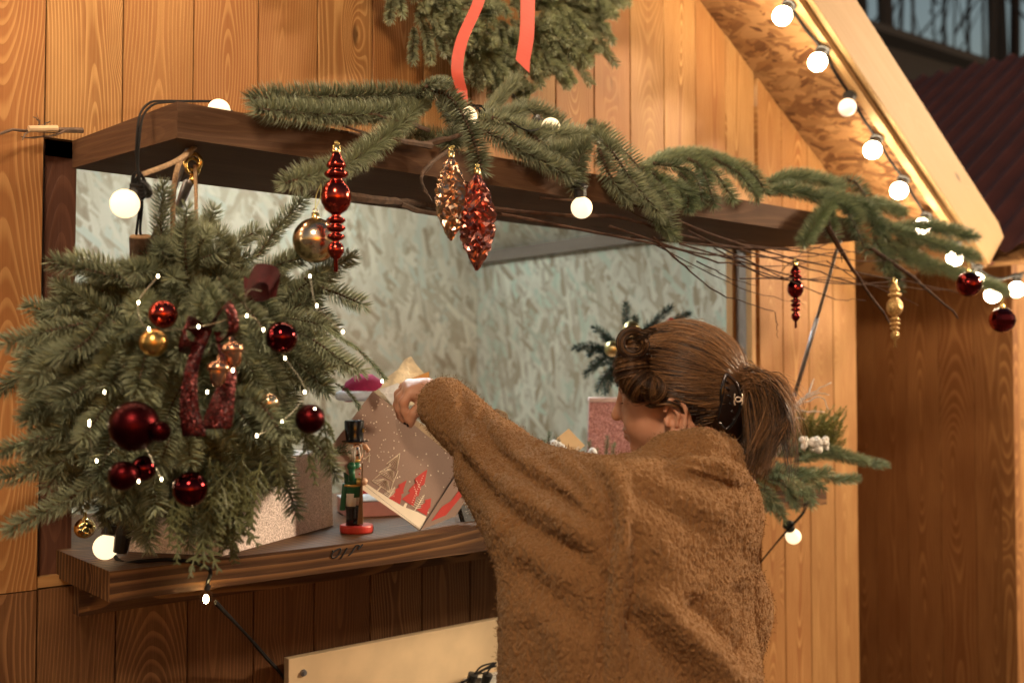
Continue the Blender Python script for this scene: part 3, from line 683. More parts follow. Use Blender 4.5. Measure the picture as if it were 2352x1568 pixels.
for p in ([(820, 800, 1.75), (860, 840, 1.75), (885, 870, 1.75)], [(700, 700, 1.72), (760, 760, 1.74), (820, 800, 1.75)], [(770, 880, 1.72), (800, 900, 1.72), (825, 935, 1.72)], [(90, 1000, 1.5), (30, 1030, 1.5), (-40, 1060, 1.5)]):
    sprig(g, [P(*q) for q in p], nl=.011, dens=3000, upb=0, fw=1.6, w=.0012, tone=.1, stem=.0012)
g.build('cedar_sprays', [FIRG, TWIG], hb)
g = G(); q0 = P(322, 545, 1.64); q1 = P(330, 760, 1.68); g.tube([q0, (q0 + q1) / 2, q1], [.0165, .017, .018], 14)
cb_ = g.build('cut_branch', TWIG, hb)
CUTW = plain('cut_wood', (.70, .45, .24), .7, var=.3, vs=120); g = G(); g.lathe([(0, 0), (.0155, 0), (.016, -.002)], q0 + (0, 0, .0025), unit(q0 - q1), 16); g.build('cut_end', CUTW, cb_)
ROPE = plain('jute_rope', (.48, .30, .16), .8, var=.4, vs=250, bump=.5)
g = G(); hk = P(443, 372, 1.73)
g.tube(crv([WZ(448, 338, 1.829), P(400, 372, 1.66), P(316, 405, 1.60)], 8), .0042, 8); g.tube(crv([P(440, 348, 1.72), P(410, 380, 1.7), P(398, 450, 1.68), P(398, 560, 1.68)], 8), .0042, 8); g.tube(crv([P(448, 380, 1.73), P(450, 440, 1.72), P(452, 560, 1.7)], 8), .0032, 8)
g.build('rope', ROPE, hb, smooth=True)
g = G(); th = np.linspace(0, 2 * PI, 25)
g.tube([hk + .0135 * (math.cos(a) * RGT + math.sin(a) * UPV) for a in th], .0036, 8, cap=False)
g.tube([hk + .0135 * (math.cos(a) * RGT * .6 + math.cos(a) * FWD * .8 + math.sin(a) * UPV) + np.array([0, 0, -.008]) for a in th], .0028, 8, cap=False)
g.tube([WZ(443, 340, 1.829), hk + (0, 0, .013)], .0028, 8); g.sphere(hk + (0, 0, -.03), .008, 12)
hook = g.build('brass_hook', BRASS, hb, smooth=True)
g = G(); g.tube([hk + (0, 0, -.03), P(432, 420, 1.73), P(405, 490, 1.74)], [.0075, .0085, .006], 12); g.build('hook_shank', STEEL, hb, smooth=True)

# ------------------------------------------------------------------ ornaments
def met(name, c, rough=.15, var=.15, bumpst=0, vs=80, metal=1.):
    m = M(name, rough, metal, .5); o = m.oco(); f = m.noise(o, vs, 2)
    m.color(m.mix(f, tuple(x * (1 - var) for x in c), c))
    if bumpst: m.bump(f, bumpst, .002)
    return m.m
def glit(name, c, c2, scale=900, rough=.35, metal=.6):
    m = M(name, rough, metal, .6); o = m.oco(); n = m.n('TexVoronoi'); m.put(n.inputs[0], o); n.inputs['Scale'].default_value = scale
    s_ = m.sep(n.outputs[1]); m.color(m.mix(m.ramp(s_[0], .2, .95), c, c2))
    nm = m.n('NewGeometry'); vm = m.n('VectorMath', operation='MULTIPLY_ADD'); m.put(vm.inputs[0], n.outputs[1]); vm.inputs[1].default_value = (.9, .9, .9); vm.inputs[2].default_value = (-.45, -.45, -.45)
    va = m.n('VectorMath', operation='ADD'); m.put(va.inputs[0], nm.outputs['Normal']); m.put(va.inputs[1], vm.outputs[0])
    vn = m.n('VectorMath', operation='NORMALIZE'); m.put(vn.inputs[0], va.outputs[0]); m.t.links.new(vn.outputs[0], m.b.inputs['Normal'])
    return m.m
RED = met('red_mirror', (.42, .050, .034), .15); REDM = met('dark_red_satin', (.050, .004, .005), .36, .1); DRED = met('garnet_mirror', (.10, .008, .010), .10)
GOLD = met('rose_gold_mirror', (.86, .60, .40), .2); GOLDM = met('gold_satin', (.62, .36, .11), .30); GLG = glit('gold_glitter', (.35, .18, .05), (.85, .55, .22), 700)
CAPM = met('gold_cap', (.85, .62, .25), .22); BRZ = met('bronze_mirror', (.72, .46, .31), .24, .3); REDC = met('red_foil', (.60, .22, .165), .24, .3)
GRIB = glit('red_glitter_ribbon', (.025, .003, .003), (.15, .013, .010), 500); VEL = plain('burgundy_velvet', (.09, .008, .010), .8, var=.4)
THREAD = plain('gold_thread', (.70, .60, .20), .5)
FIN = [(.0001, -.130), (.0042, -.129), (.0042, -.106), (.0085, -.104), (.0145, -.094), (.015, -.088), (.0135, -.080), (.0055, -.073), (.013, -.070), (.0165, -.066), (.0155, -.062), (.0065, -.058), (.0135, -.055), (.018, -.050), (.0165, -.046), (.0075, -.042), (.013, -.040), (.018, -.036), (.0165, -.032), (.0075, -.028),
       (.009, -.024), (.020, -.016), (.0265, -.004), (.028, .008), (.0255, .022), (.018, .033), (.010, .040), (.0175, .043), (.0225, .048), (.021, .053), (.012, .058), (.015, .060), (.0185, .064), (.0165, .070), (.0095, .082), (.006, .092), (.0001, .093)]
def cap_loop(o, c, h, r=.006, thread=None):
    g = G(); g.lathe([(r, -.002), (r * 1.05, .008), (r * .6, .0095), (.0001, .0095)], c + np.array([0, 0, h]), seg=14)
    th = np.linspace(0, 2 * PI, 13); g.tube([c + np.array([math.cos(a) * .0035, 0, h + .0125 + math.sin(a) * .0035]) for a in th], .0007, 5, cap=False)
    g.build('cap', CAPM, o, smooth=True)
    if thread is not None:
        g = G(); top = np.array(thread, float); b = c + np.array([0, 0, h + .014]); g.tube(crv([b, (b + top) / 2 + (.004, 0, 0), top], 5), .0007, 5); g.tube(crv([b, (b + top) / 2 - (.004, 0, 0), top], 5), .0007, 5); g.build('thread', THREAD, o)
def finial(c, s_, mat, label, thread):
    o = thing('finial_ornament', label, 'ornament', c); g = G(); g.lathe([(a * s_, b * s_) for a, b in FIN], c, seg=28); g.build('finial_body', mat, o, smooth=True); cap_loop(o, c, .092 * s_, .0065, thread); return o
c = P(772, 462, 1.64); finial(c, .86, RED, 'shiny red finial ornament in front of the flap, left of the cone ornaments', P(775, 330, 1.66))
c = P(1827, 668, 2.62); finial(c, .72, met('dark_red_mirror', (.22, .022, .018), .1), 'dark red finial ornament over the planks right of the window', P(1826, 600, 2.62))
c = P(2055, 710, 2.72); finial(c, .76, GLG, 'gold glitter finial ornament hanging right of the grey strut', P(2053, 645, 2.72))
def ball(name, c, r, mat, label, capdir=None, thread=None, facets=None, cat='bauble', group=None):
    o = thing(name, label, cat, c, group); g = G(); g.sphere(c, r, 28 if not facets else facets)
    b = g.build('glass_ball', mat, o, smooth=not facets)
    if capdir is None: cap_loop(o, np.array(c), r * .985, r * .17, thread)
    elif capdir is not False:
        d = unit(capdir); g = G(); g.lathe([(r * .17, r * .96), (r * .18, r * 1.12), (r * .1, r * 1.14), (.0001, r * 1.14)], c, d, 12); g.build('cap', CAPM, o, smooth=True)
    return o
ball('bauble', P(724, 552, 1.69), .0365, GOLD, 'shiny rose gold bauble hanging behind the red finial', None, P(738, 420, 1.69))
MOS = glit('red_mosaic', (.16, .012, .01), (.45, .05, .03), 70, .12, 1.)
ball('bauble', P(2225, 653, 2.78), .0335, met('dark_red_scribbled', (.22, .02, .018), .14, .7, .6, 150), 'dark red bauble hanging at the roof corner, upper of two', None, P(2225, 600, 2.78))
ball('bauble', P(2302, 735, 2.82), .0345, met('dark_red_mosaic', (.22, .02, .018), .12, .2), 'dark red mosaic bauble hanging lowest at the right', None, P(2304, 685, 2.82), 16)
def cone(c, s_, mat, label, thread):
    o = thing('cone_ornament', label, 'ornament', c); H = .098 * s_; hs = np.linspace(-1, 1, 27); pr = np.cos(hs * PI / 2) ** .8 * .034 * s_ + .0008
    seg = 26; th = np.arange(seg) / seg * 2 * PI; V = []
    for i, (h, r) in enumerate(zip(hs, pr)):
        rr = r * (1 + .09 * np.where((np.arange(seg) + i) % 2 == 0, 1, -1)) * (1 - .22 * np.exp(-((th - 3.75 + 2 * PI) % (2 * PI) - 0) ** 2 / .5))
        V.append(np.stack([c[0] + rr * np.cos(th), c[1] + rr * np.sin(th), np.full(seg, c[2] + h * H)], -1))
    V = np.vstack(V) + rng.normal(0, .0009, (27 * seg, 3)); i = np.arange(26)[:, None] * seg; j = np.arange(seg)[None]; k = (j + 1) % seg
    g = G(); g.add(V, np.stack([i + j, i + k, i + seg + k, i + seg + j], -1).reshape(-1, 4)); g.build('cone_body', mat, o)
    g = G()      # fluted rosette pressed into the side that faces left
    rc = c - RGT * .021 * s_ - FWD * .018 * s_
    for a in np.linspace(0, 2 * PI, 16, endpoint=False):
        e = rc + (math.cos(a) * .006 * FWD * -1 + math.cos(a) * .009 * RGT + math.sin(a) * .034 * UPV) * s_ - FWD * .004; g.tube([rc - FWD * .002, e], [.0006, .0021], 5)
    g.build('rosette', mat, o, smooth=True); cap_loop(o, c, H, .0055, thread); return o
cone(P(1036, 455, 1.79), .74, BRZ, 'bronze cone ornament with fluted side, hanging beside the red cone', P(1042, 335, 1.79))
cone(P(1096, 508, 1.80), .86, REDC, 'crinkled red cone ornament hanging in front of the window', P(1100, 400, 1.80))
# inside the fir ball
GH = None
v1 = unit(np.array([0, -1, .3]))
ball('bauble', P(308, 978, 1.41), .034, REDM, 'largest satin dark red bauble, low in the fir ball', False)
ball('bauble', P(368, 990, 1.40), .0145, REDM, 'tiny satin red bauble touching the largest one in the fir ball', False)
ball('bauble', P(283, 1092, 1.43), .0205, REDM, 'satin red bauble below the largest one in the fir ball', False)
ball('bauble', P(330, 1075, 1.46), .018, DRED, 'blackish garnet bauble behind the small satin red one', False)
ball('bauble', P(437, 1122, 1.43), .0245, DRED, 'glossy garnet bauble above the drooping thuja', False)
ball('bauble', P(375, 722, 1.45), .020, RED, 'shiny red bauble high in the fir ball above the gold one', False)
ball('bauble', P(353, 787, 1.42), .019, GOLDM, 'satin gold bauble on the left of the fir ball', False)
ball('bauble', P(647, 775, 1.45), .0225, DRED, 'glossy garnet bauble at the upper right of the fir ball', False)
ball('bauble', P(712, 962, 1.47), .021, REDM, 'dark red bauble at the right edge of the fir ball', False)
ball('bauble', P(618, 925, 1.46), .014, GOLD, 'small rose gold bauble deep in the right of the fir ball', False)
ball('bauble', P(195, 1212, 1.86), .0185, glit('gold_mosaic', (.5, .35, .12), (1., .8, .4), 110, .1, 1.), 'gold mosaic bauble at the left end of the counter', None, P(200, 1130, 1.8))
for (x, y, t), lb, ti in (((502, 852, 1.385), 'copper acorn ornament, lower of the pair in the fir ball', .1), ((535, 808, 1.40), 'copper acorn ornament, upper of the pair in the fir ball', -.12)):
    c = P(x, y, t); o = thing('acorn_ornament', lb, 'ornament', c); AC = met('copper_acorn', (.70, .36, .22), .2)
    g = G(); g.lathe([(.0001, -.022), (.005, -.020), (.0098, -.013), (.0115, -.002), (.0115, .003)], c, (ti, 0, 1), 20); g.build('nut', AC, o, smooth=True)
    g = G(); g.lathe([(.0135, 0), (.0155, .002), (.0145, .008), (.0085, .0125), (.003, .014), (.003, .020), (.0001, .021)], c, (ti, 0, 1), 20); g.build('acorn_cup', AC, o, smooth=True)
def ribbon3(g, pts, w0, w1, side):
    q = crv([P(*p) for p in pts], 8); n = len(q); ww = np.linspace(w0, w1, n)[:, None] / 2; sd = np.asarray(side, float)
    ph = np.linspace(0, 5, n); sd = sd[None] + np.stack([np.sin(ph) * 0, np.sin(ph) * .5, np.cos(ph) * .1], -1)
    i = np.arange(n - 1); g.add(np.vstack([q - sd * ww, q + sd * ww]), np.stack([i, i + n, i + n + 1, i + 1], -1))
g = G()
ribbon3(g, [(470, 760, 1.46), (440, 850, 1.40), (435, 930, 1.40), (447, 1002, 1.40)], .022, .026, RGT); ribbon3(g, [(510, 760, 1.46), (525, 850, 1.42), (512, 920, 1.41), (495, 985, 1.41)], .022, .034, RGT)
ribbon3(g, [(470, 770, 1.47), (430, 740, 1.42), (420, 790, 1.42), (455, 800, 1.46)], .03, .03, UPV * .6 + RGT * .4); ribbon3(g, [(480, 760, 1.47), (520, 700, 1.42), (535, 760, 1.42), (490, 790, 1.46)], .026, .026, UPV * .4 + RGT * .6)
o = tag(g.build('ribbon_bow', GRIB, None, smooth=True), 'dark red glitter bow with two long tails in the fir ball', 'bow'); sf = o.modifiers.new('s', 'SOLIDIFY'); sf.thickness = .001
g = G(); ribbon3(g, [(568, 655, 1.47), (590, 628, 1.44), (622, 632, 1.44), (632, 655, 1.46)], .028, .028, UPV + RGT * .3); ribbon3(g, [(560, 660, 1.49), (600, 670, 1.47), (640, 655, 1.46)], .03, .03, UPV)
tag(g.build('ribbon_loop', VEL, None, smooth=True), 'burgundy velvet ribbon loop at the top right of the fir ball', 'ribbon')
LED = emis('led_glow', (1., .82, .50), 16.); WIRE = plain('silver_wire', (.5, .45, .35), .4, .7)
fl = thing('fairy_lights', 'tiny warm wire fairy lights threaded through the fir ball', 'fairy lights', P(450, 850, 1.42))
pl = [(363, 634), (712, 634), (567, 725), (342, 755), (456, 750), (655, 822), (788, 762), (878, 875), (222, 1058), (205, 975), (371, 1100), (535, 850), (648, 968), (590, 1000), (240, 900), (318, 695), (605, 757), (728, 702), (700, 900), (723, 940), (310, 1003), (205, 968), (476, 900), (318, 1105)]
for x, y in pl:
    c = P(x, y, 1.40 + .10 * ((x - 430) / 400) ** 2 + .08 * ((y - 850) / 350) ** 2); g = G(); g.sphere(c, .0013, 8, sc=(1, 1, 1.8)); g.build('led', LED, fl, smooth=True)
g = G()
for seq in ((0, 15, 3, 4, 2, 16, 5), (1, 17, 6), (9, 8, 20, 10), (5, 18, 12, 13)):
    q = [P(pl[i][0], pl[i][1], 1.42 + .10 * ((pl[i][0] - 430) / 400) ** 2 + .08 * ((pl[i][1] - 850) / 350) ** 2) for i in seq]; g = G(); g.tube(crv(q, 8), .0006, 4); g.build('wire', WIRE, fl)
g = G()
g.tube(crv([P(572, 725, 1.40), P(562, 690, 1.39), P(575, 665, 1.39), P(600, 668, 1.40)], 6), .0006, 4)
g.build('wire', WIRE, fl)
def tomesh(tx):
    dg = bpy.context.evaluated_depsgraph_get(); me = bpy.data.meshes.new_from_object(tx.evaluated_get(dg)); n = bpy.data.objects.new('lettering', me); COL.objects.link(n)
    n.parent = tx.parent; n.matrix_local = tx.matrix_basis; bpy.data.objects.remove(tx); n.name = 'lettering'
# ------------------------------------------------------------------ string lights
E_W = emis('bulb_glow', (1., .80, .54), 38.); E_O = emis('bulb_glow_soft', (1., .76, .45), .70); E_D = emis('bulb_dim', (1., .80, .60), .35)
SOCK = plain('black_socket', (.02, .018, .016), .45); CABLE = plain('black_cable', (.012, .010, .009), .7, spec=.15)
def bulb(par, c, d, r=.026, mat=None, nm='bulb'):     # d: direction from the globe to its socket
    c = np.array(c, float); d = unit(d)
    g = G(); t = np.linspace(0.0, PI * .86, 13); pr = [(math.sin(a) * r + 1e-6, -math.cos(a) * r) for a in t] + [(r * .40, r * 1.02)]
    g.lathe(pr, c, d, 20); b = g.build(nm, mat or E_W, par, smooth=True)
    g = G(); g.lathe([(r * .46, r * .92), (r * .58, r * .98), (r * .60, r * 1.7), (r * .80, r * 1.74), (r * .80, r * 1.92), (r * .5, r * 2.2), (.0001, r * 2.3)], c, d, 14)
    g.build('socket', SOCK, b, smooth=False, bevel=.001); return c + d * r * 2.0
def strand(name, label, loc): return thing(name, label, 'string lights', loc)
ns = (.652, 0, 1.0); dS = 4.145 - .020
ev = strand('string_lights', 'festoon string of round white bulbs running down under the gable soffit', (2.9, -.2, 2.3))
spots = [((1815, 8), (1797, 37), E_W), ((1893, 108), (1878, 143), E_W), ((1953, 214), (1946, 247), E_D), ((2016, 312), (2004, 345), E_W), ((2078, 404), (2065, 438), E_W), ((2132, 490), (2118, 520), E_W)]
path = []; mid = []
for (sx, sy), (bx, by), mt in spots:
    s3 = WP(sx, sy, ns, dS); t3 = (s3 - CAM) @ FWD; b3 = P(bx, by, t3 - .03)
    d = s3 - b3; path.append(bulb(ev, b3, d, .0265, mt) )
p1, p2 = path[1], path[4]; st = (p2 - p1) / 3
upp = [path[0] - st * k for k in range(5, 0, -1)]
for q in upp[1:]: bulb(ev, q + (-.02, -.01, -.055), (.02, .01, .055), .0265)
full = []
allp = upp + path
for a_, b_ in zip(allp[:-1], allp[1:]): full += [a_, (a_ + b_) / 2 + np.array([0, 0, -.006])]
full.append(allp[-1]); end = [P(2195, 560, 3.28), P(2245, 615, 3.36), P(2290, 640, 3.42), P(2345, 628, 3.5), P(2440, 600, 3.7), P(2560, 560, 3.9)]
g = G(); g.tube(crv(full + end, 6), .0045, 8); g.build('cable', CABLE, ev, smooth=True)
for (bx, by, t) in ((2193, 592, 3.27), (2243, 645, 3.36), (2280, 677, 3.30), (2335, 665, 3.48)): bulb(ev, P(bx, by, t), (.1, 0, 1), .0245, E_W)
# left soffit, out of frame: mirrored string added for more light
lf = strand('string_lights', 'added festoon string of round white bulbs, unseen under the left slope of the gable', (.3, -.2, 2.6))
pts_l = []
for k in range(9):
    x_ = RX - .12 - .235 * k; q = np.array([x_, -.19, zroof(x_) - .02]); pts_l.append(q); bulb(lf, q + (-.0, -.0, -.055), (0, 0, 1), .0265)
g = G(); g.tube(crv(pts_l, 5), .0045, 8); g.build('cable', CABLE, lf)
# string looped over the flap
fs = strand('string_lights', 'string of glowing round bulbs looped over and under the hatch flap', (1.2, -.4, 1.9))
b = P(287, 468, 1.56); bulb(fs, b, P(322, 438, 1.58) - b, .0215, E_O)
bb = WY(503, 246, -.25); bulb(fs, bb + (0, 0, -.006), (.6, .5, -.1), .02, E_O)
for (bx, by, Y, m_) in ((1072, 268, -.34, E_O), (1265, 293, -.3, E_O)): bulb(fs, WY(bx, by, Y), (-.3, .6, .3), .0215, m_)
b = WY(1336, 477, -.45); bulb(fs, b, WY(1332, 440, -.45) - b, .0225, E_O)
g = G()
for pp in ([WY(500, 232, -.02), WY(420, 232, -.15), P(372, 232, 1.78), P(345, 236, 1.70), P(322, 262, 1.62), P(314, 320, 1.58), P(313, 370, 1.575), P(318, 405, 1.57), P(320, 430, 1.575)], [WY(500, 234, -.02), WY(420, 234, -.15), P(376, 236, 1.78), P(350, 242, 1.70), P(328, 268, 1.62), P(320, 320, 1.58), P(317, 370, 1.575), P(318, 405, 1.57)],
           [P(322, 430, 1.58), P(320, 480, 1.6), P(314, 530, 1.64), P(312, 560, 1.66)], [P(326, 440, 1.58), P(326, 480, 1.6), P(322, 530, 1.64), P(330, 560, 1.68)]):
    g.tube(crv(pp, 5), .0020, 6)
g.build('cable', CABLE, fs, smooth=True); g = G()
for k in range(5):
    th = np.linspace(0, 2 * PI, 14); cc = P(316 + k * 2, 415 + k * 3, 1.575); g.tube([cc + .011 * (math.cos(a) * (RGT * math.cos(k) + FWD * math.sin(k)) * .8 + math.sin(a) * UPV * 1.3) for a in th], .0016, 5, cap=False)
for yy in np.linspace(425, 450, 4): g.tube([P(300, yy, 1.57), P(330, yy + 4, 1.565)], .0035, 6)
g.build('cable', CABLE, fs, smooth=True); g = G()
g.tube(crv([WY(1055, 255, -.2), WY(1100, 242, -.24), WY(1150, 262, -.3), WY(1210, 300, -.42), WY(1265, 285, -.3)], 6), .0016, 6)
g.tube(crv([WY(1170, 210, -.2), WY(1215, 252, -.24), WY(1260, 286, -.28)], 6), .0016, 6); g.tube(crv([WY(1040, 258, -.25), WY(1085, 240, -.25), WY(1110, 262, -.3), WY(1130, 270, -.3)], 6), .0016, 6)
for k in range(4): g.tube(crv([WY(1040 + 14 * k, 262, -.3), WY(1062 + 14 * k, 245, -.3), WY(1080 + 14 * k, 266, -.3)], 6), .0016, 6)
g.build('cable', CABLE, fs, smooth=True); g = G()
g.tube(crv([WY(1332, 445, -.45), WY(1330, 410, -.42), WY(1300, 380, -.3)], 6), .002, 6)
g.build('cable', CABLE, fs, smooth=True)
cs = strand('string_lights', 'string of bulbs trailing along the counter shelf and down the dark boards', (.9, -.2, 1.1))
b = WZ(243, 1256, 1.132 + .022); bulb(cs, b, (.25, .1, 1), .0215, E_O)
g = G(); g.tube([P(288, 1195, 1.80), P(284, 1225, 1.80), P(276, 1268, 1.80)], [.011, .0145, .012], 14); g.build('lamp_holder', SOCK, cs, bevel=.001)
g = G()
pp = [P(280, 1225, 1.815), P(262, 1270, 1.82), P(285, 1292, 1.80), WZ(320, 1288, 1.135), WZ(390, 1284, 1.135), WZ(440, 1290, 1.135), WZ(470, 1305, 1.135) + (0, -.02, .0), WY(476, 1340, -.265)]
g.tube(crv(pp, 6), .0032, 8)
g.build('cable', CABLE, cs, smooth=True); g = G()
for k in range(2): g.tube(crv([WY(495, 1385, -.27) + (0, 0, .004 * k), WY(560, 1450, -.12), WY(610, 1505 + 4 * k, -.05), WY(655, 1562, -.02), WY(670, 1640, -.02)], 6), .0028, 8)
g.build('cable', CABLE, cs, smooth=True)
GLASS = M('clear_glass', .02); GLASS.b.inputs['Transmission Weight'].default_value = 1.; GLASS.b.inputs['IOR'].default_value = 1.15; GLASS.color((1, .95, .85))
bc = WY(473, 1370, -.275)
g = G(); g.sphere(bc, .0115, 18); cb = g.build('clear_bulb', GLASS.m, cs, smooth=True); g = G(); g.sphere(bc + (0, 0, -.003), .0042, 10, sc=(1, 1, 1.6)); g.build('filament', emis('filament_glow', (1., .75, .35), 60.), cb, smooth=True)
g = G(); g.lathe([(.0001, .009), (.005, .010), (.005, .020), (.0001, .021)], bc, (.2, .1, 1), 10); g.build('socket', SOCK, cb)
rs = strand('string_lights', 'single glowing bulb on a black lead hanging under the right end of the counter', (2.7, -.2, 1.0))
b = WY(1822, 1231, -.27); bulb(rs, b, WY(1812, 1206, -.27) - b, .0215, E_O)
g = G()
for k in range(2): g.tube(crv([WY(1850 + 5 * k, 1150, -.30), WY(1842 + 4 * k, 1178, -.30), WY(1812, 1212 + 3 * k, -.28), WY(1780, 1250, -.25), WY(1740, 1300, -.2), WY(1690, 1370, -.2)], 6), .0022, 6)
g.build('cable', CABLE, rs, smooth=True)
# out of frame: two globe lamps added to light the stall front
POST = plain('painted_post', (.02, .02, .022), .4, .5)
for (lx, ly, lz, lr, es, lb) in ((6.0, -2.7, 3.2, .32, 180., 'added black lamp post with a white globe, unseen on the right'), (-.9, -2.6, 3.5, .26, 56., 'added black lamp post with a white globe, unseen on the left')):
    o = thing('added_lamp', lb, 'added lamp', (lx, ly, 0), 'added globe lamps out of frame')
    g = G(); g.lathe([(.001, 0), (.14, 0), (.13, .06), (.06, .12), (.035, .3), (.03, lz - .25), (.06, lz - .2), (.07, lz - lr * .95), (.001, lz - lr * .9)], (lx, ly, 0), seg=20); g.build('post', POST, o, smooth=True)
    g = G(); g.sphere((lx, ly, lz), lr, 20); g.build('globe', emis('globe_glow', (1., .775, .525), es), o, smooth=True)
# cool working light inside
wl = thing('ceiling_light', 'slim cool white light tube fixed under the ceiling inside the stall', 'lamp', (1.8, .79, 2.345))
g = G(); g.box((1.35, .75, 2.30), (2.25, .83, 2.345), .5); g.build('housing', STEEL, wl); g = G(); g.tube([(1.37, .79, 2.285), (2.23, .79, 2.285)], .014, 10); g.build('light_tube', emis('cool_tube', (.88, .98, .97), 118.), wl, smooth=True)

# ------------------------------------------------------------------ things on the counter
ZS = 1.1325
g = G(); g.box((.62, .101, 1.085), (2.64, .52, 1.1305), .62, axis=0); g.build('inner_counter', W_SHELF, stall, bevel=.002)
# silver glitter box
GLS = glit('silver_rose_glitter', (.52, .41, .36), (.90, .76, .70), 650, .6, .1)
F_, R_, L_ = WZ(512, 1276, ZS), WZ(765, 1206, ZS), WZ(296, 1266, ZS)
g = G(); h = .16; B_ = R_ + L_ - F_; up3 = np.array([0, 0, h]); cen = (F_ + R_ + L_ + B_) / 4
bt_ = [F_, R_, B_, L_]; tp = [cen + (p - cen) * .97 + up3 for p in bt_]
ng = 10; Vg = []; 
def face(g, a, b, c, d, nn=12, am=.004):     # bilinear patch with soft dents
    a, b, c, d = map(np.asarray, (a, b, c, d)); u, v = np.meshgrid(np.linspace(0, 1, nn), np.linspace(0, 1, nn), indexing='ij')
    V = (a * ((1 - u) * (1 - v))[..., None] + b * (u * (1 - v))[..., None] + c * (u * v)[..., None] + d * ((1 - u) * v)[..., None])
    n = unit(np.cross(b - a, d - a)); e = (np.minimum(np.minimum(u, 1 - u), np.minimum(v, 1 - v)) * 3).clip(0, 1)
    for i in range(nn):
        for j in range(nn): V[i, j] += n * am * e[i, j] * noise.noise(Vector(V[i, j] * 14))
    i, j = np.meshgrid(np.arange(nn - 1), np.arange(nn - 1), indexing='ij'); k = i * nn + j
    g.add(V.reshape(-1, 3), np.stack([k, k + nn, k + nn + 1, k + 1], -1).reshape(-1, 4))
for i in range(4): j = (i + 1) % 4; face(g, bt_[i], bt_[j], tp[j], tp[i])
g.add(tp, [[0, 1, 2, 3]])
tag(g.build('glitter_box', GLS, None, smooth=True), 'silver rose glitter box on the counter under the fir ball', 'box')
# pink box with pale lid
def cbox(name, label, cat, px, z0, ang, sx, sy, h, mat, lid=None, lidh=0):
    c = WZ(px[0], px[1], z0); ca, sa = math.cos(ang), math.sin(ang); Rm = np.array([[ca, -sa, 0], [sa, ca, 0], [0, 0, 1]])
    g = G(); g.box((c[0] - sx / 2, c[1] - sy / 2, z0), (c[0] + sx / 2, c[1] + sy / 2, z0 + h), .5, rot=Rm, piv=c)
    if lid is None: return tag(g.build(name, mat, None, bevel=.0015), label, cat), c, Rm
    o = thing(name, label, cat, c); g.build('box_body', mat, o, bevel=.0015)
    g = G(); g.box((c[0] - sx / 2 - .001, c[1] - sy / 2 - .001, z0 + h + .0005), (c[0] + sx / 2 + .001, c[1] + sy / 2 + .001, z0 + h + lidh), .5, rot=Rm, piv=c); g.build('lid', lid, o, bevel=.001)
    return o, c, Rm
PINK = plain('pink_card', (.62, .27, .24), .6, var=.08); PALE = plain('pale_blue_paper', (.62, .66, .76), .5, var=.3, vs=40)
cbox('gift_box', 'flat pink gift box with pale blue lid behind the nutcracker', 'box', (850, 1178), ZS, -.35, .13, .13, .034, PINK, PALE, .004)
# nutcracker
o0 = WZ(819, 1221, ZS); nf = np.array([FWD[0], FWD[1], 0]); nf /= np.linalg.norm(nf)
nc = thing('nutcracker', 'wooden nutcracker figure in green coat and black top hat on a red base', 'figurine', o0)
def N(a, b, c): return o0 + RGT * a + nf * b + np.array([0, 0, c])
def pl_(n, c, r=.3, m=0.): return plain(n, c, r, m, .1)
NR, NG, NB, NW, NS, NAU, NBR = pl_('red_lacquer', (.62, .05, .035)), pl_('green_lacquer', (.012, .12, .05)), pl_('black_lacquer', (.012, .012, .015), .2), pl_('white_lacquer', (.78, .74, .66)), pl_('peach_lacquer', (.80, .48, .31)), pl_('gold_paint', (.75, .50, .15), .35, .8), pl_('brown_wood', (.22, .12, .05), .5)
g = G(); g.lathe([(.0001, 0), (.033, 0), (.0345, .003), (.0345, .012), (.033, .0155), (.0001, .0155)], o0, seg=32); g.build('base', NR, nc, smooth=False, bevel=.001)
for s_ in (-1, 1):
    g = G(); g.lathe([(.0001, .0155), (.0105, .0155), (.0095, .030), (.0105, .050), (.0112, .053), (.0001, .054)], N(-.008 + .002 * s_, .011 * s_, 0), seg=16); g.sphere(N(.002, .011 * s_, .020), .0085, 12, sc=(1.2, 1, .6)); lg = g.build('boot', NB, nc, smooth=True)
    g = G(); g.lathe([(.0001, .054), (.0098, .054), (.0105, .080), (.0001, .081)], N(-.008 + .002 * s_, .011 * s_, 0), seg=16); g.build('leg', NW, nc, smooth=True)
g = G(); g.lathe([(.0001, .072), (.0195, .072), (.0185, .095), (.0175, .100), (.0195, .120), (.0205, .138), (.017, .144), (.0001, .145)], N(-.008, 0, 0), seg=24); body = g.build('body', NG, nc, smooth=True)
g = G(); g.lathe([(.0205, .1), (.0208, .1001), (.0208, .104), (.019, .1045)], N(-.008, 0, -.006), seg=24); g.lathe([(.0155, .143), (.0165, .1432), (.0165, .149), (.0001, .150)], N(-.006, 0, 0), seg=20)
for k in range(3): 
    g.tube([N(.0105, -.0135, .131 - k * .011), N(.004, -.0185, .131 - k * .011)], .0009, 5)
for k in range(7):
    a = -2.6 + k * .22; g.sphere(N(-.008 + .021 * math.cos(a), .021 * math.sin(a), .128 - .003 * (k % 2)), .0022, 8)
g.build('gold_trim', NAU, body, smooth=True)
g = G()
for k in range(3): g.sphere(N(.008, -.0172, .131 - k * .011), .0019, 8)
g.build('button', NR, body, smooth=True)
g = G(); g.hexa([N(-.034, -.010, .045), N(-.022, -.012, .045), N(-.022, .012, .045), N(-.034, .010, .045), N(-.028, -.012, .1), N(-.018, -.016, .1), N(-.018, .016, .1), N(-.028, .012, .1)]); g.build('coat_tail', NG, nc, bevel=.002)
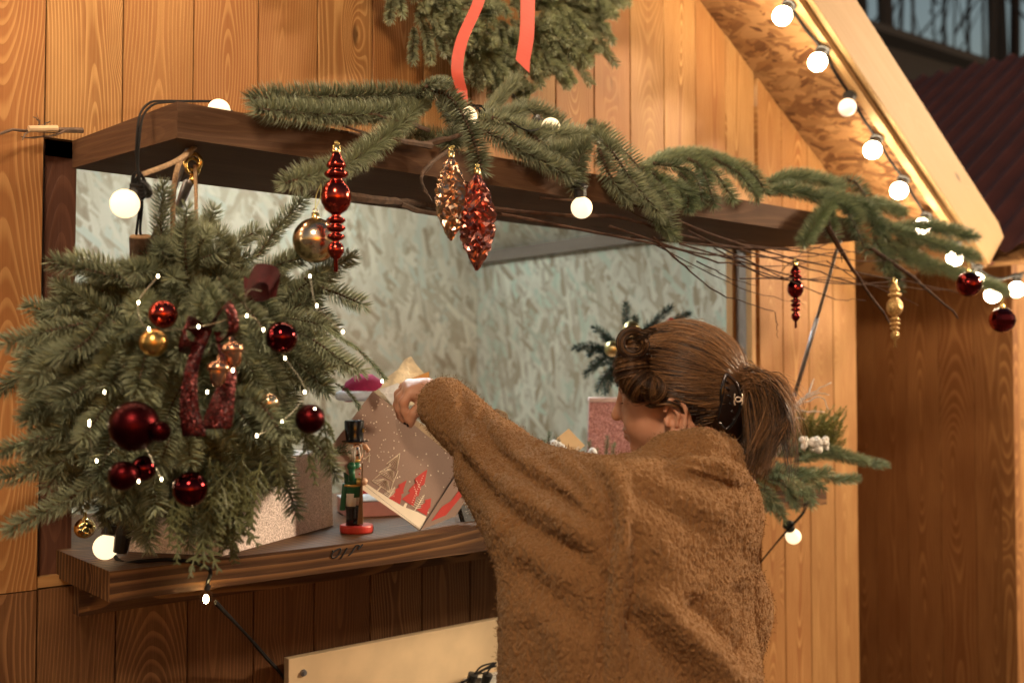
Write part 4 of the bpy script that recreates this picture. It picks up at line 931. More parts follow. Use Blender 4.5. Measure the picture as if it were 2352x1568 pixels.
for s_ in (-1, 1):
    g = G(); g.sphere(N(-.008, .022 * s_, .135), .0095, 14); g.tube([N(-.008, .023 * s_, .133), N(-.006, .025 * s_, .106)], [.0072, .0068], 12); g.tube([N(-.006, .025 * s_, .106), N(.012, .024 * s_, .105)], .0066, 12); ar = g.build('arm', NG, nc, smooth=True)
    g = G(); g.tube([N(.004, .024 * s_, .105), N(.012, .024 * s_, .105)], .0078, 12); g.build('cuff', NAU, ar); g = G(); g.sphere(N(.018, .024 * s_, .105), .0078, 14); g.build('hand', NS, ar, smooth=True)
g = G(); g.lathe([(.0001, .149), (.0165, .149), (.0185, .154), (.0188, .184), (.0001, .185)], N(-.006, 0, 0), seg=26); hd = g.build('head', NS, nc, smooth=True)
g = G(); g.tube([N(.006, -.006, .176), N(.018, -.008, .175), N(.024, -.008, .168), N(.023, -.008, .163)], [.006, .0058, .0045, .002], 10); g.build('nose', NS, hd, smooth=True)
g = G()
for k in range(60):
    a = rng.uniform(1.7, 5.0) if k < 50 else rng.uniform(0, 6.28); r_ = .0195; p0 = N(-.006 + r_ * math.cos(a), r_ * math.sin(a), rng.uniform(.165, .183)); g.tube([p0, p0 + RGT * math.cos(a) * .004 + (0, 0, -.012), p0 + RGT * math.cos(a) * .003 + (0, 0, -.024)], [.003, .0026, .0008], 5)
g.build('hair', NW, hd, smooth=True)
g = G()
q = [N(-.004 + .004 * k, -.0187 - .0002 * k + .0009 * k * k * .35, .160 - .0022 * (1 - (k / 1.5 - 1) ** 2)) for k in range(4)]; g.tube(q, [.0006, .0016, .0020, .0016], 6); g.tube([N(-.001, -.0190, .1785), N(.003, -.0186, .1800), N(.007, -.0170, .1790)], .0012, 6); g.build('mouth_and_brow', NB, hd, smooth=True)
g = G(); g.sphere(N(.0035, -.0165, .172), .0042, 12); ey = g.build('eye', NW, hd, smooth=True); g = G(); g.sphere(N(.0045, -.0192, .172), .0022, 10); g.build('iris', pl_('blue_lacquer', (.03, .05, .3)), ey, smooth=True)
g = G(); g.lathe([(.0001, .1845), (.0285, .1845), (.0290, .1855), (.0285, .187), (.019, .188), (.0195, .205), (.0205, .225), (.019, .2285), (.0001, .229)], N(-.006, 0, 0), seg=28); ht = g.build('hat', NB, nc, smooth=True, bevel=.001)
stp = [N(.0135 + .003 * math.cos(a) * (1 if i % 2 else .45), -.0085, .208 + .006 * math.sin(a) * (1 if i % 2 else .45)) for i, a in enumerate(np.linspace(0, 2 * PI, 10, endpoint=False))]; g = G(); g.poly(stp, .0012, n=unit(np.array(N(.7, -.7, 0)) - o0)); g.build('hat_star', NAU, ht)
g = G(); g.hexa([N(.004, -.020, .018), N(.016, -.022, .018), N(.016, -.016, .018), N(.004, -.014, .018), N(.012, -.030, .098), N(.016, -.031, .098), N(.016, -.027, .098), N(.012, -.026, .098)]); g.tube([N(.0145, -.029, .09), N(.016, -.030, .142)], .0016, 8); g.build('rifle', NBR, nc)
# gnome behind it
FUR = plain('white_fluff', (.75, .70, .63), .9, var=.15, vs=200)
c = WZ(822, 1150, ZS) + (0, 0, .0); gn = thing('gnome', 'small white-bearded gnome in red standing behind the nutcracker', 'figurine', c)
g = G(); g.lathe([(.001, 0), (.034, .0), (.038, .02), (.034, .045), (.022, .068), (.001, .075)], c, seg=24); g.build('body', plain('red_felt', (.42, .03, .03), .9), gn, smooth=True)
g = G(); bp = c + nf * -.032 + RGT * .012
for k in range(160):
    a = rng.uniform(-1.3, 1.3); p0 = c + RGT * math.sin(a) * .024 - nf * math.cos(a) * .026 + np.array([0, 0, .068]); g.tube([p0, p0 + RGT * math.sin(a) * .016 - nf * .012 + (0, 0, -.016), p0 + RGT * math.sin(a) * .010 - nf * .008 + (0, 0, -.045 + .02 * abs(a))], [.0022, .003, .0006], 5)
g.build('beard', FUR, gn, smooth=True)
g = G(); g.lathe([(.001, .066), (.026, .066), (.022, .085), (.012, .12), (.003, .15), (.0001, .152)], c, (.0, .1, 1), seg=20); g.build('hat', plain('grey_felt', (.3, .29, .28), .9), gn, smooth=True)
# kraft gift bag
KR = plain('kraft_brown', (.29, .185, .14), .75, var=.08, vs=400); KRI = plain('kraft_inside', (.52, .36, .21), .8); WP_ = plain('cream_print', (.88, .76, .60), .7, var=.04); RP = plain('red_print', (.52, .035, .025), .7, var=.05); EDG = plain('dark_edge', (.06, .04, .035), .7)
Cc = WZ(963, 1218, ZS); Dd = P(745, 1046, 2.10); Bb = P(1062, 1066, 2.26); Aa = Dd + Bb - Cc; e3 = P(1068, 1176, 2.30) - Cc
e3 = e3 * (.13 / np.linalg.norm(e3)); e1, e2 = Dd - Cc, Bb - Cc; nrm = unit(np.cross(e1, e2)); nrm = nrm if nrm @ FWD < 0 else -nrm
bag = thing('gift_bag', 'brown kraft gift bag printed with red and cream fir trees, tilted on the counter edge', 'gift bag', Cc)
def sheet(g, a, b, c, d, th, n): g.hexa([a, b, c, d, a + n * th, b + n * th, c + n * th, d + n * th])
g = G(); sheet(g, Cc, Dd, Aa, Bb, .0015, -nrm); n3 = unit(np.cross(e3, e2)); sheet(g, Cc, Cc + e3, Bb + e3 * .95 - e2 * .2, Bb, .0012, n3 * (1 if n3 @ e1 > 0 else -1)); g.build('front_panel', KR, bag)
g = G(); Ab = Dd + e3 + e2 * .62; Bk = Cc + e3 + e2 * .8; sheet(g, Dd + nrm * -.002, Dd + e3, Ab, Aa - nrm * .002, .0012, unit(e1) * -1); sheet(g, Cc + e3, Dd + e3, Ab, Bk, .0012, -nrm); sheet(g, Cc, Dd, Dd + e3, Cc + e3, .0012, unit(e2)); g.build('inner_panels', KRI, bag)
dpl = nrm @ Cc + .0004
zb = lambda a, b: WP((820 + a / 3.92) / 1.0884, (1000 + b / 3.92) / 1.0884, nrm, dpl)
g = G(); g.poly([zb(340, 790), zb(480, 885), zb(640, 985), zb(760, 1055), zb(880, 1095), zb(965, 1140), zb(905, 1270), zb(330, 870)], .0003, nrm)
g.build('cream_print', WP_, bag); g = G()
g.poly([zb(755, 1005), zb(778, 1010), zb(760, 1055), zb(735, 1045)], .0004, nrm)
g.build('cream_print', WP_, bag); g = G()
def ln_(g, pts, r=.0007): g.tube([zb(*p) for p in pts], r * 1.35, 4)
ln_(g, [(705, 520), (572, 625), (672, 688), (705, 520)]); ln_(g, [(612, 640), (495, 708), (645, 797), (685, 690)]); ln_(g, [(510, 722), (430, 790), (610, 905), (640, 797)]); ln_(g, [(520, 845), (482, 888)], .0011)
for tri in (((705, 520), (572, 625), (672, 688), 5), ((645, 660), (495, 708), (645, 797), 7), ((580, 760), (430, 790), (610, 905), 8)):
    ap, l_, r_, k_ = tri
    zz = []
    for k in range(k_ * 2 + 1):
        f = k / (k_ * 2); base = (l_[0] + (r_[0] - l_[0]) * f, l_[1] + (r_[1] - l_[1]) * f); zz.append(base if k % 2 == 0 else (ap[0] * .75 + base[0] * .25, ap[1] * .75 + base[1] * .25))
    ln_(g, zz, .0004)
for (x0, y0, x1, y1) in ((590, 960, 655, 850), (850, 1080, 945, 925)):
    ln_(g, [(x0, y0), (x1, y1)], .0007)
    for k in range(7):
        f = .15 + k * .12; px, py = x0 + (x1 - x0) * f, y0 + (y1 - y0) * f; l = 55 * (1.1 - f)
        ln_(g, [(px, py), (px - l * .9, py - l * .6)], .0005); ln_(g, [(px, py), (px + l * 1.0, py - l * .05)], .0005)
ln_(g, [(345, 580), (405, 535), (405, 610)], .0006); ln_(g, [(360, 585), (405, 535), (390, 605)], .0004)
bx = lambda s, h: Cc + e1 * s + e2 * h + nrm * .0004
g.build('cream_print', WP_, bag); g = G()
for k in range(105):
    s_, h_ = rng.random() * .97 + .015, rng.random() * .78 + .2
    if k % 2: s_ = .5 + s_ * .45
    rr = rng.uniform(.0010, .0017); a = unit(e1); b = unit(e2); c = bx(s_, h_); g.poly([c + rr * (a * math.cos(t) + b * math.sin(t)) for t in np.linspace(0, 2 * PI, 7)[:-1]], .0003, nrm)
g.build('cream_print', WP_, bag)
g = G(); g.poly([zb(*p) for p in ((972, 678), (920, 712), (848, 772), (872, 792), (785, 888), (806, 904), (722, 966), (780, 1005), (838, 1036), (862, 940), (885, 938), (912, 850), (905, 828), (942, 826))], .0005, nrm)
g.poly([zb(*p) for p in ((770, 783), (690, 828), (702, 846), (655, 878), (664, 896), (596, 962), (650, 990), (704, 1018), (722, 935), (712, 925), (745, 905), (735, 890))], .0005, nrm)
g.poly([zb(*p) for p in ((1010, 960), (952, 975), (958, 1000), (905, 1030), (915, 1050), (866, 1068), (915, 1100), (966, 1128), (985, 1060), (1000, 1055))], .0005, nrm)
sp = lambda u, v: Cc + e3 * u + e2 * v + n3 * (-.0006 if n3 @ e1 > 0 else .0006)
g.poly([sp(*p) for p in ((.2, .1), (.25, .3), (.45, .35), (.5, .55), (.75, .62), (.8, .45), (.7, .3), (.6, .1))], .0004, n3 * (-1 if n3 @ e1 > 0 else 1)); g.build('red_print', RP, bag)
g = G()
for k in range(16):
    f = k / 15; a = np.array([905 - 55 * f + 10, 828 + 190 * f * .8]); 
for (p, q, n_) in (((930, 740), (825, 1000), 13), ((868, 790), (905, 870), 6), ((845, 850), (868, 925), 5)):
    for k in range(n_):
        f = k / (n_ - 1); c = zb(p[0] + (q[0] - p[0]) * f, p[1] + (q[1] - p[1]) * f) + nrm * .0004; g.poly([c + .0010 * (unit(e1) * math.cos(t) + unit(e2) * math.sin(t)) for t in np.linspace(0, 2 * PI, 7)[:-1]], .0004, nrm)
g.build('printed_dots', WP_, bag)
g = G(); g.tube([sp(.0, .0) + nrm * .001, Bb + nrm * .001], .0011, 5); g.tube([Cc + nrm * .001 + e2 * .02, Dd + nrm * .001 + e2 * .02], .0002, 4); g.build('folded_edge', EDG, bag)
# tissue, card, sprig in the bag
TIS = plain('cream_tissue', (.80, .68, .46), .6, var=.25, vs=70); TISB = plain('white_tissue', (.78, .78, .78), .6)
def crump(name, label, cs_, mat, cat='tissue paper', am=.012, sc=30, nn=22):
    a, b, c, d = [np.array(p) for p in cs_]; u, v = np.meshgrid(np.linspace(0, 1, nn), np.linspace(0, 1, nn), indexing='ij')
    V = (a * ((1 - u) * (1 - v))[..., None] + b * (u * (1 - v))[..., None] + c * (u * v)[..., None] + d * ((1 - u) * v)[..., None]).reshape(-1, 3)
    for i in range(len(V)):
        q = Vector(V[i] * sc); V[i] += (np.array(noise.cell_vector(q * .8)) - .5) * am * .3 + np.array(noise.noise_vector(q)) * am
    i, j = np.meshgrid(np.arange(nn - 1), np.arange(nn - 1), indexing='ij'); k = i * nn + j
    g = G(); g.add(V, np.stack([k, k + nn, k + nn + 1, k + 1], -1).reshape(-1, 4)); o = g.build(name, mat, None, smooth=False)
    s_ = o.modifiers.new('s', 'SOLIDIFY'); s_.thickness = .0004; return tag(o, label, cat)
crump('tissue_paper', 'cream tissue paper sheet peaking out of the kraft bag', [P(850, 908, 2.22), P(925, 945, 2.24), P(1000, 885, 2.3), P(945, 818, 2.28)], TIS, am=.008)
crump('tissue_paper', 'white tissue corner sticking over the rim of the kraft bag', [P(868, 892, 2.19), P(905, 935, 2.20), P(928, 890, 2.22), P(915, 880, 2.21)], TISB, am=.004)
crump('tissue_paper', 'cream tissue scrap showing just above the raised sleeve', [P(1128, 950, 2.30), P(1170, 975, 2.3), P(1165, 955, 2.3), P(1145, 938, 2.3)], TIS, am=.006)
ORA = plain('orange_card', (.58, .27, .07), .7, var=.1, vs=300)
g = G(); q = [P(918, 880, 2.235), P(928, 925, 2.23), P(990, 905, 2.26), P(985, 853, 2.26)]; n_ = unit(np.cross(q[1] - q[0], q[3] - q[0])); g.poly(q, .0012, n_); tag(g.build('greeting_card', ORA, None), 'orange kraft card held between the fingers over the bag', 'card')
branch('fir_sprig', 'small fir sprig tucked inside the rim of the kraft bag', [[P(955, 960, 2.19), P(925, 945, 2.18), P(912, 925, 2.18)], [P(940, 955, 2.19), P(935, 935, 2.18), P(930, 918, 2.18)]], nl=.012, dens=2500, w=.001, upb=.1, cat='fir sprig')
branch('fir_sprig', 'small dark green fir sprig beside the nutcracker face', [[P(752, 1048, 2.02), P(775, 1040, 2.02), P(800, 1038, 2.02)], [P(760, 1045, 2.02), P(780, 1030, 2.02), P(792, 1024, 2.02)]], mats=(FIRG, TWIG), nl=.012, dens=3000, w=.0011, upb=.1, fw=.9, cat='fir sprig')
MAG = plain('magenta_felt', (.36, .015, .085), .9)
c = P(828, 880, 2.55); kh = thing('felt_hat', 'magenta felt hat peeking out behind the top of the kraft bag', 'hat', c)
g = G(); g.lathe([(.05, -.03), (.052, -.01), (.035, .012), (.008, .022), (.0001, .023)], c, (-.35, 0, 1), 20); g.build('crown', MAG, kh, smooth=True); g = G(); g.tube([c + (.05 * math.cos(a), .05 * math.sin(a), -.03) for a in np.linspace(0, 2 * PI, 18)], .012, 8, cap=False); g.build('brim', PALE, kh, smooth=True)
# leaning booklets with white lettering
BK = plain('charcoal_card', (.035, .032, .030), .5, var=.3, vs=200); PW = plain('off_white_card', (.42, .36, .31), .7); INKW = plain('white_lettering', (.55, .5, .44), .6)
vb = lambda a, b, t: P((1120 + a * 140 / 1372) / 1.0884, (1180 + b * 160 / 1568) / 1.0884, t)
tb = (WZ(1068, 1198, ZS) - CAM) @ FWD
for k, (off, lb) in enumerate(((0., 'front charcoal booklet with white lettering leaning on the counter by the sleeve'), (.008, 'second booklet directly behind the lettered charcoal one'), (.016, 'rearmost booklet of the three leaning behind the bag'))):
    q = [vb(425, 1260, tb) , vb(800, 1140, tb + .03), vb(590, 470, tb + .06), vb(235, 590, tb + .03)]
    q = [p - RGT * off * .62 + FWD * off * .5 for p in q]; n_ = unit(np.cross(q[1] - q[0], q[3] - q[0])); n_ = n_ if n_ @ FWD < 0 else -n_
    o = thing('booklet', lb, 'booklet', q[0]); g = G(); g.poly(q, .0008, n_); g.build('cover', BK, o); g = G(); g.poly([p - n_ * .0012 for p in q], .001, n_); g.build('pages', PW, o)
    if k == 0:
        for j, (txt, a, b, sz) in enumerate((('WINTER', 395, 790, .0052), ('STARS', 430, 880, .0052), ('for cold nights', 425, 975, .0034), ('and days', 465, 1025, .0030))):
            cu = bpy.data.curves.new('lettering', 'FONT'); cu.body = txt; cu.size = sz * 1.5; cu.extrude = .0001; cu.materials.append(INKW)
            tx = bpy.data.objects.new('lettering', cu); COL.objects.link(tx); ex = unit(q[1] - q[0]); ez = n_; ey = np.cross(ez, ex)
            p_ = WP((1120 + a * 140 / 1372) / 1.0884, (1180 + b * 160 / 1568) / 1.0884, n_, n_ @ q[0] + .0012)
            tx.matrix_world = Matrix((( *[ex[0], ey[0], ez[0]], p_[0] - q[0][0]), (ex[1], ey[1], ez[1], p_[1] - q[0][1]), (ex[2], ey[2], ez[2], p_[2] - q[0][2]), (0, 0, 0, 1))); tx.parent = o; tomesh(tx)
        g = G()
        for (a, b) in ((290, 660), (500, 635), (565, 750), (360, 945), (445, 1105), (380, 985)):
            p_ = WP((1120 + a * 140 / 1372) / 1.0884, (1180 + b * 160 / 1568) / 1.0884, n_, n_ @ q[0] + .0012); g.sphere(p_, .0007, 6)
        g.build('printed_dots', INKW, o)
# pink glitter box, bouquet, card arrangement inside the window
GLP = glit('pink_glitter', (.36, .15, .15), (.66, .36, .35), 420, .5, .2)
c = WZ(1400, 1120, ZS); c = P(1404, 1000, 2.86); c[2] = ZS
g = G(); zt_ = 1.393
for (z0, z1, r0, r1) in ((ZS, zt_ - .012, .098, .086),): g.lathe([(.001, 0), (r0, 0), (r1, z1 - z0), (.001, z1 - z0)], c, seg=4, ref=unit(RGT + FWD * .9))
pk = thing('glitter_box', 'dusty pink glitter box behind the face of the woman inside the window', 'box', c); g.build('box_body', GLP, pk)
g = G(); g.lathe([(.0001, zt_ - ZS - .011), (.090, zt_ - ZS - .011), (.088, zt_ - ZS), (.0001, zt_ - ZS)], c, seg=4, ref=unit(RGT + FWD * .9)); g.build('lid', plain('pale_pink_lid', (.68, .50, .48), .6), pk, bevel=.001)
bo = thing('bouquet', 'fir bouquet tinted blue green for the cool light, with gold baubles standing on the pink glitter box', 'bouquet', P(1440, 912, 2.9)); g = G()
BQ = needle_mat('cool_lit_needles', (.022, .045, .038), (.07, .12, .10), (.12, .19, .14))  # tint of the cool inside light put into the needle colour
for (x, y) in ((1438, 700), (1540, 706), (1365, 752), (1320, 800), (1345, 860), (1372, 895), (1400, 870), (1490, 745), (1520, 760), (1385, 775), (1350, 812), (1460, 730), (1500, 780), (1390, 900), (1420, 880), (1440, 760), (1360, 840), (1580, 720), (1600, 760)):
    e = P(x, y, 2.93 + rng.uniform(-.06, .06)); b0 = P(1440 + (x - 1440) * .3, 830 + (y - 830) * .3, 2.94); m_ = (b0 + e) / 2 + np.array([0, 0, .012 if y < 800 else .02]); sprig(g, [b0, m_, e], nl=.021, dens=3400, w=.0019, upb=.1, fw=.6)
g.tube([P(1440, 915, 2.9), P(1440, 840, 2.94)], .004, 8, mat=1)
g.build('fir_foliage', [BQ, TWIG], bo)
GBL = met('pale_gold_satin', (.72, .60, .30), .3)
for (x, y, r) in ((1450, 757, .0235), (1407, 801, .0225)):
    g = G(); g.sphere(P(x, y, 2.83), r, 22); g.build('gold_ball', GBL, bo, smooth=True)
g = G(); g.sphere(P(1541, 738, 2.88), .011, 12); g.build('red_berry', plain('red_berry', (.5, .02, .015), .4), bo, smooth=True)
q = [P(1306, 984, 2.55), P(1343, 1023, 2.55), P(1300, 1062, 2.52), P(1262, 1020, 2.52)]; n_ = unit(np.cross(q[1] - q[0], q[3] - q[0])); n_ = n_ if n_ @ FWD < 0 else -n_
kc = thing('greeting_card', 'beige diamond-tilted card with white lettering among fir tips on the inner counter', 'card', q[2])
g = G(); g.poly(q, .0012, n_); g.build('card_sheet', plain('beige_card', (.62, .42, .22), .7, var=.06), kc)
cu = bpy.data.curves.new('lettering', 'FONT'); cu.body = 'IM WINTER!'; cu.size = .008; cu.extrude = .0001; cu.materials.append(plain('white_ink', (.8, .78, .72), .6))
tx = bpy.data.objects.new('lettering', cu); COL.objects.link(tx); ex = unit(q[1] - q[2]); ey = np.cross(n_, ex); p_ = q[2] + unit(q[1] - q[2]) * .012 + n_ * .0016 + ey * .004
loc_ = p_ - q[2]; tx.matrix_world = Matrix(((ex[0], ey[0], n_[0], loc_[0]), (ex[1], ey[1], n_[1], loc_[1]), (ex[2], ey[2], n_[2], loc_[2]), (0, 0, 0, 1))); tx.parent = kc; tomesh(tx)
g = G(); sprig(g, [P(1290, 1034, 2.505), P(1284, 1020, 2.505), P(1272, 1004, 2.505)], nl=.008, dens=1800, w=.001); sprig(g, [P(1300, 1030, 2.505), P(1288, 1018, 2.505), P(1282, 1006, 2.505)], nl=.007, dens=1500, w=.001); g.build('pinned_sprig', [BQ, TWIG], kc)
ar = thing('gift_basket', 'low basket of fir tips and white fluff in front of the pink glitter box', 'basket', (float(q[2][0]) + .03, float(q[2][1]) + .02, ZS))
g = G(); cb_ = np.array([q[2][0] + .03, q[2][1] + .02, ZS]); g.lathe([(.001, 0), (.085, 0), (.105, .05), (.10, .05), (.08, .01), (.001, .01)], cb_, seg=24); g.build('basket_bowl', NBR, ar)
g = G()
for (x, y) in ((1262, 992), (1355, 1015), (1396, 1003), (1370, 1030), (1335, 1040), (1250, 1010), (1410, 1020)):
    e = P(x, y, 2.6); sprig(g, [e + (-.01, 0, -.075), e + (-.004, 0, -.03), e], nl=.013, dens=2200, w=.0012, upb=.1, fw=.9)
g.build('fir_foliage', [FIRG, TWIG], ar)
g = G(); 
for (x, y, r) in ((1280, 1020, .016), (1356, 1040, .013), (1290, 1030, .012)):
    for k in range(5): g.sphere(P(x + rng.uniform(-8, 8), y + rng.uniform(-5, 5), 2.50), r * rng.uniform(.4, .8), 10)
g.build('white_fluff', TISB, ar, smooth=True)
# arrangement on the right end of the counter
rc_ = WZ(1800, 1120, ZS); ra = thing('fir_arrangement', 'fir arrangement with white twigs, cotton and yellow-green sprigs on the right end of the counter', 'floral arrangement', (2.45, -.13, ZS))
g = G(); TA = 2.95
def S2(pts, **k): return dict(p=[P(a, b, c) for a, b, c in pts], **k)
for sp_ in (S2([(1820, 1060, 2.85), (1900, 1045, 2.9), (1960, 1055, 2.95), (2035, 1068, 3.0)]), S2([(1860, 1020, 2.9), (1920, 1035, 2.9), (1990, 1060, 2.95)]), S2([(1800, 1080, 2.8), (1870, 1085, 2.8), (1920, 1100, 2.8), (1968, 1098, 2.85)]), S2([(1760, 1080, 2.75), (1830, 1080, 2.72), (1890, 1120, 2.72)]),
            S2([(1760, 1100, 2.72), (1800, 1110, 2.7), (1830, 1165, 2.72)]), S2([(1740, 1110, 2.7), (1770, 1140, 2.68), (1800, 1190, 2.7)]), S2([(1720, 1090, 2.7), (1745, 1130, 2.68), (1770, 1170, 2.7)]), S2([(1780, 1060, 2.75), (1850, 1110, 2.7), (1865, 1160, 2.7)]), S2([(1740, 1060, 2.8), (1780, 1040, 2.78), (1830, 1030, 2.78)]),
            S2([(1790, 1050, 2.75), (1820, 1020, 2.75), (1855, 1030, 2.7)]), S2([(1700, 1060, 2.8), (1720, 1100, 2.75), (1715, 1140, 2.75)]), S2([(1810, 1090, 2.76), (1860, 1090, 2.74), (1905, 1080, 2.76)]), S2([(1700, 1040, 2.85), (1750, 1020, 2.85), (1790, 1000, 2.85)]), S2([(1750, 1090, 2.75), (1800, 1085, 2.68), (1850, 1140, 2.66)])):
    k = dict(nl=.026, dens=3900, w=.0018, upb=.1, fw=.5); k.update({a: b for a, b in sp_.items() if a != 'p'}); sprig(g, sp_['p'], **k)
g.build('fir_foliage', [FIRG, TWIG], ra)
YEL = needle_mat('yellow_buds', (.10, .12, .03), (.26, .25, .06), (.45, .38, .08)); g = G()
for k in range(150):
    e = P(rng.uniform(1795, 1945), rng.uniform(930, 1020), rng.uniform(2.85, 3.0)); b0 = P(rng.uniform(1800, 1900), 1050, 2.92); sprig(g, [b0, (b0 + e) / 2 + rng.normal(0, .008, 3), e], nl=.008, dens=1500, w=.0017, upb=.3, fw=.9, stem=.0008)
for k in range(12): 
    b0 = P(rng.uniform(1700, 1790), 1095, 2.72); e = b0 + P(1176 + rng.uniform(-25, 25), 784 + rng.uniform(10, 40), 2.7) - P(1176, 784, 2.7); sprig(g, [b0, (b0 + e) / 2, e], nl=.007, dens=1300, w=.0017, upb=.3, fw=.9, stem=.0008)
g.build('yellow_sprigs', [YEL, TWIG], ra)
WTW = plain('white_twigs', (.72, .64, .58), .7); g = G()
for pp in ([(1790, 1040), (1810, 950), (1860, 905), (1910, 878)], [(1800, 960), (1835, 930), (1885, 912), (1903, 940)], [(1820, 930), (1850, 945), (1895, 945)], [(1795, 980), (1800, 920), (1808, 880)], [(1850, 912), (1865, 885), (1868, 870)], [(1830, 930), (1870, 905), (1905, 905)], [(1790, 1000), (1830, 960), (1850, 965)], [(1785, 1050), (1770, 980), (1775, 930)]):
    g.tube(crv([P(a, b, 2.72) for a, b in pp], 6) + rng.normal(0, .0012, (len(pp) * 6 - 5, 3)), np.linspace(.0028, .0012, len(pp) * 6 - 5), 6)
g.build('white_twigs', WTW, ra, smooth=True)
g = G()
for k in range(70): g.sphere(P(rng.uniform(1842, 1900), 1008 + rng.uniform(0, 26), rng.uniform(2.69, 2.74)), rng.uniform(.003, .009), 8, sc=(rng.uniform(.7, 1.4), 1, rng.uniform(.7, 1.5)), ax=unit(rng.normal(0, 1, 3)))
g.build('cotton', plain('cotton_white', (.82, .76, .68), .95), ra, smooth=True)
g = G(); g.lathe([(.001, 0), (.10, 0), (.12, .05), (.001, .05)], (2.45, -.13, ZS), seg=24); g.build('tray', NBR, ra)
# power strip
ps_ = WY(1110, 1560, -.062); ps = thing('power_strip', 'white power strip with black plugs fixed on the pale board at the bottom', 'power strip', ps_)
a = WY(1062, 1556, YP); b = WY(1140, 1541, YP)
g = G(); g.hexa([a + (0, -.02, -.05), b + (.06, -.02, -.05), b + (.06, -.001, -.05), a + (0, -.001, -.05), a + (0, -.02, 0), b + (.06, -.02, 0), b + (.06, -.001, 0), a + (0, -.001, 0)]); g.build('strip_body', plain('white_plastic', (.7, .66, .58), .4), ps, bevel=.003)
for px in (1084, 1118):
    c = WY(px, 1556, -.08); g = G(); g.lathe([(.0001, -.02), (.008, -.02), (.011, -.004), (.012, .010), (.0001, .012)], c, (.1, -.4, 1), 14); g.build('plug', SOCK, ps)
g = G()
for pp in ([(1060, 1566), (1085, 1552), (1105, 1530), (1135, 1521)], [(1058, 1568), (1085, 1556), (1110, 1538), (1140, 1528)], [(1065, 1565), (1100, 1546), (1118, 1548)], [(1118, 1548), (1124, 1536), (1140, 1520)], [(1040, 1575), (1070, 1562), (1100, 1542), (1132, 1525)]):
    g.tube(crv([WY(x_, y_, -.085) for x_, y_ in pp], 6), .0022, 6)
g.build('lead', CABLE, ps, smooth=True)
# ------------------------------------------------------------------ the woman: signed-distance modelling + surface nets
def surfnets(fn, lo, hi, h):
    ax = [np.arange(lo[i], hi[i] + h, h, dtype=np.float32) for i in range(3)]
    X, Y, Z = np.meshgrid(*ax, indexing='ij'); D = fn(X, Y, Z); S_ = D < 0
    c = np.zeros(tuple(n - 1 for n in D.shape), np.int8)
    for i in (0, 1):
        for j in (0, 1):
            for k in (0, 1): c += S_[i:i + c.shape[0], j:j + c.shape[1], k:k + c.shape[2]]
    idx = np.argwhere((c > 0) & (c < 8)); acc = np.zeros((len(idx), 3)); cnt = np.zeros(len(idx))
    cor = [(i, j, k) for i in (0, 1) for j in (0, 1) for k in (0, 1)]
    for a in cor:
        for b in cor:
            if sum(abs(p - q) for p, q in zip(a, b)) == 1 and a < b:
                da = D[idx[:, 0] + a[0], idx[:, 1] + a[1], idx[:, 2] + a[2]]; db = D[idx[:, 0] + b[0], idx[:, 1] + b[1], idx[:, 2] + b[2]]
                m = (da < 0) != (db < 0); t = np.where(m, da / np.where(m, da - db, 1), 0)[:, None]
                acc += np.where(m[:, None], np.array(a) + (np.array(b) - np.array(a)) * t, 0); cnt += m
    V = (idx + acc / np.maximum(cnt, 1)[:, None]) * h + np.array(lo)
    ID = np.full(c.shape, -1, np.int64); ID[idx[:, 0], idx[:, 1], idx[:, 2]] = np.arange(len(idx)); Q = []
    for axn in range(3):
        o1, o2 = [q for q in range(3) if q != axn]
        sl0 = [slice(1, -1)] * 3; sl1 = [slice(1, -1)] * 3; sl0[axn] = slice(0, -1); sl1[axn] = slice(1, None)
        A_, B_ = S_[tuple(sl0)], S_[tuple(sl1)]; e = np.argwhere(A_ != B_); off = np.ones(3, int); off[axn] = 0; e2_ = e + off
        fl = A_[e[:, 0], e[:, 1], e[:, 2]]; q = []
        for (d1, d2) in ((-1, -1), (0, -1), (0, 0), (-1, 0)):
            f = e2_.copy(); f[:, o1] += d1; f[:, o2] += d2; q.append(ID[f[:, 0], f[:, 1], f[:, 2]])
        q = np.stack(q, -1); flip = fl if axn != 1 else ~fl
        q = np.where(flip[:, None], q, q[:, ::-1]); Q.append(q)
    Q = np.vstack(Q); return V, Q[(Q >= 0).all(1)]
def Qc(x, y, t): return np.array([t * (x - 1176) / FPX, t, t * (784 - y) / FPX], np.float32)    # camera-aligned metres
BAS = np.stack([RGT, FWD, UPV])
def toW(V): return CAM + np.asarray(V) @ BAS
def toC(p): return (np.asarray(p) - CAM) @ BAS.T
def cap_(X, Y, Z, a, b, r1, r2, sc=None):
    d = b - a; L2 = float(d @ d); h = np.clip(((X - a[0]) * d[0] + (Y - a[1]) * d[1] + (Z - a[2]) * d[2]) / L2, 0, 1)
    return np.sqrt((X - a[0] - h * d[0]) ** 2 + (Y - a[1] - h * d[1]) ** 2 + (Z - a[2] - h * d[2]) ** 2) - (r1 + (r2 - r1) * h)
def chain(X, Y, Z, pts, k=.02):
    D = None
    for (a, ra), (b, rb) in zip(pts[:-1], pts[1:]):
        d = cap_(X, Y, Z, a, b, ra, rb); D = d if D is None else smin(D, d, k)
    return D
def smin(a, b, k): h = np.clip(.5 + .5 * (b - a) / k, 0, 1); return b + (a - b) * h - k * h * (1 - h)
def smax(a, b, k): return -smin(-a, -b, k)
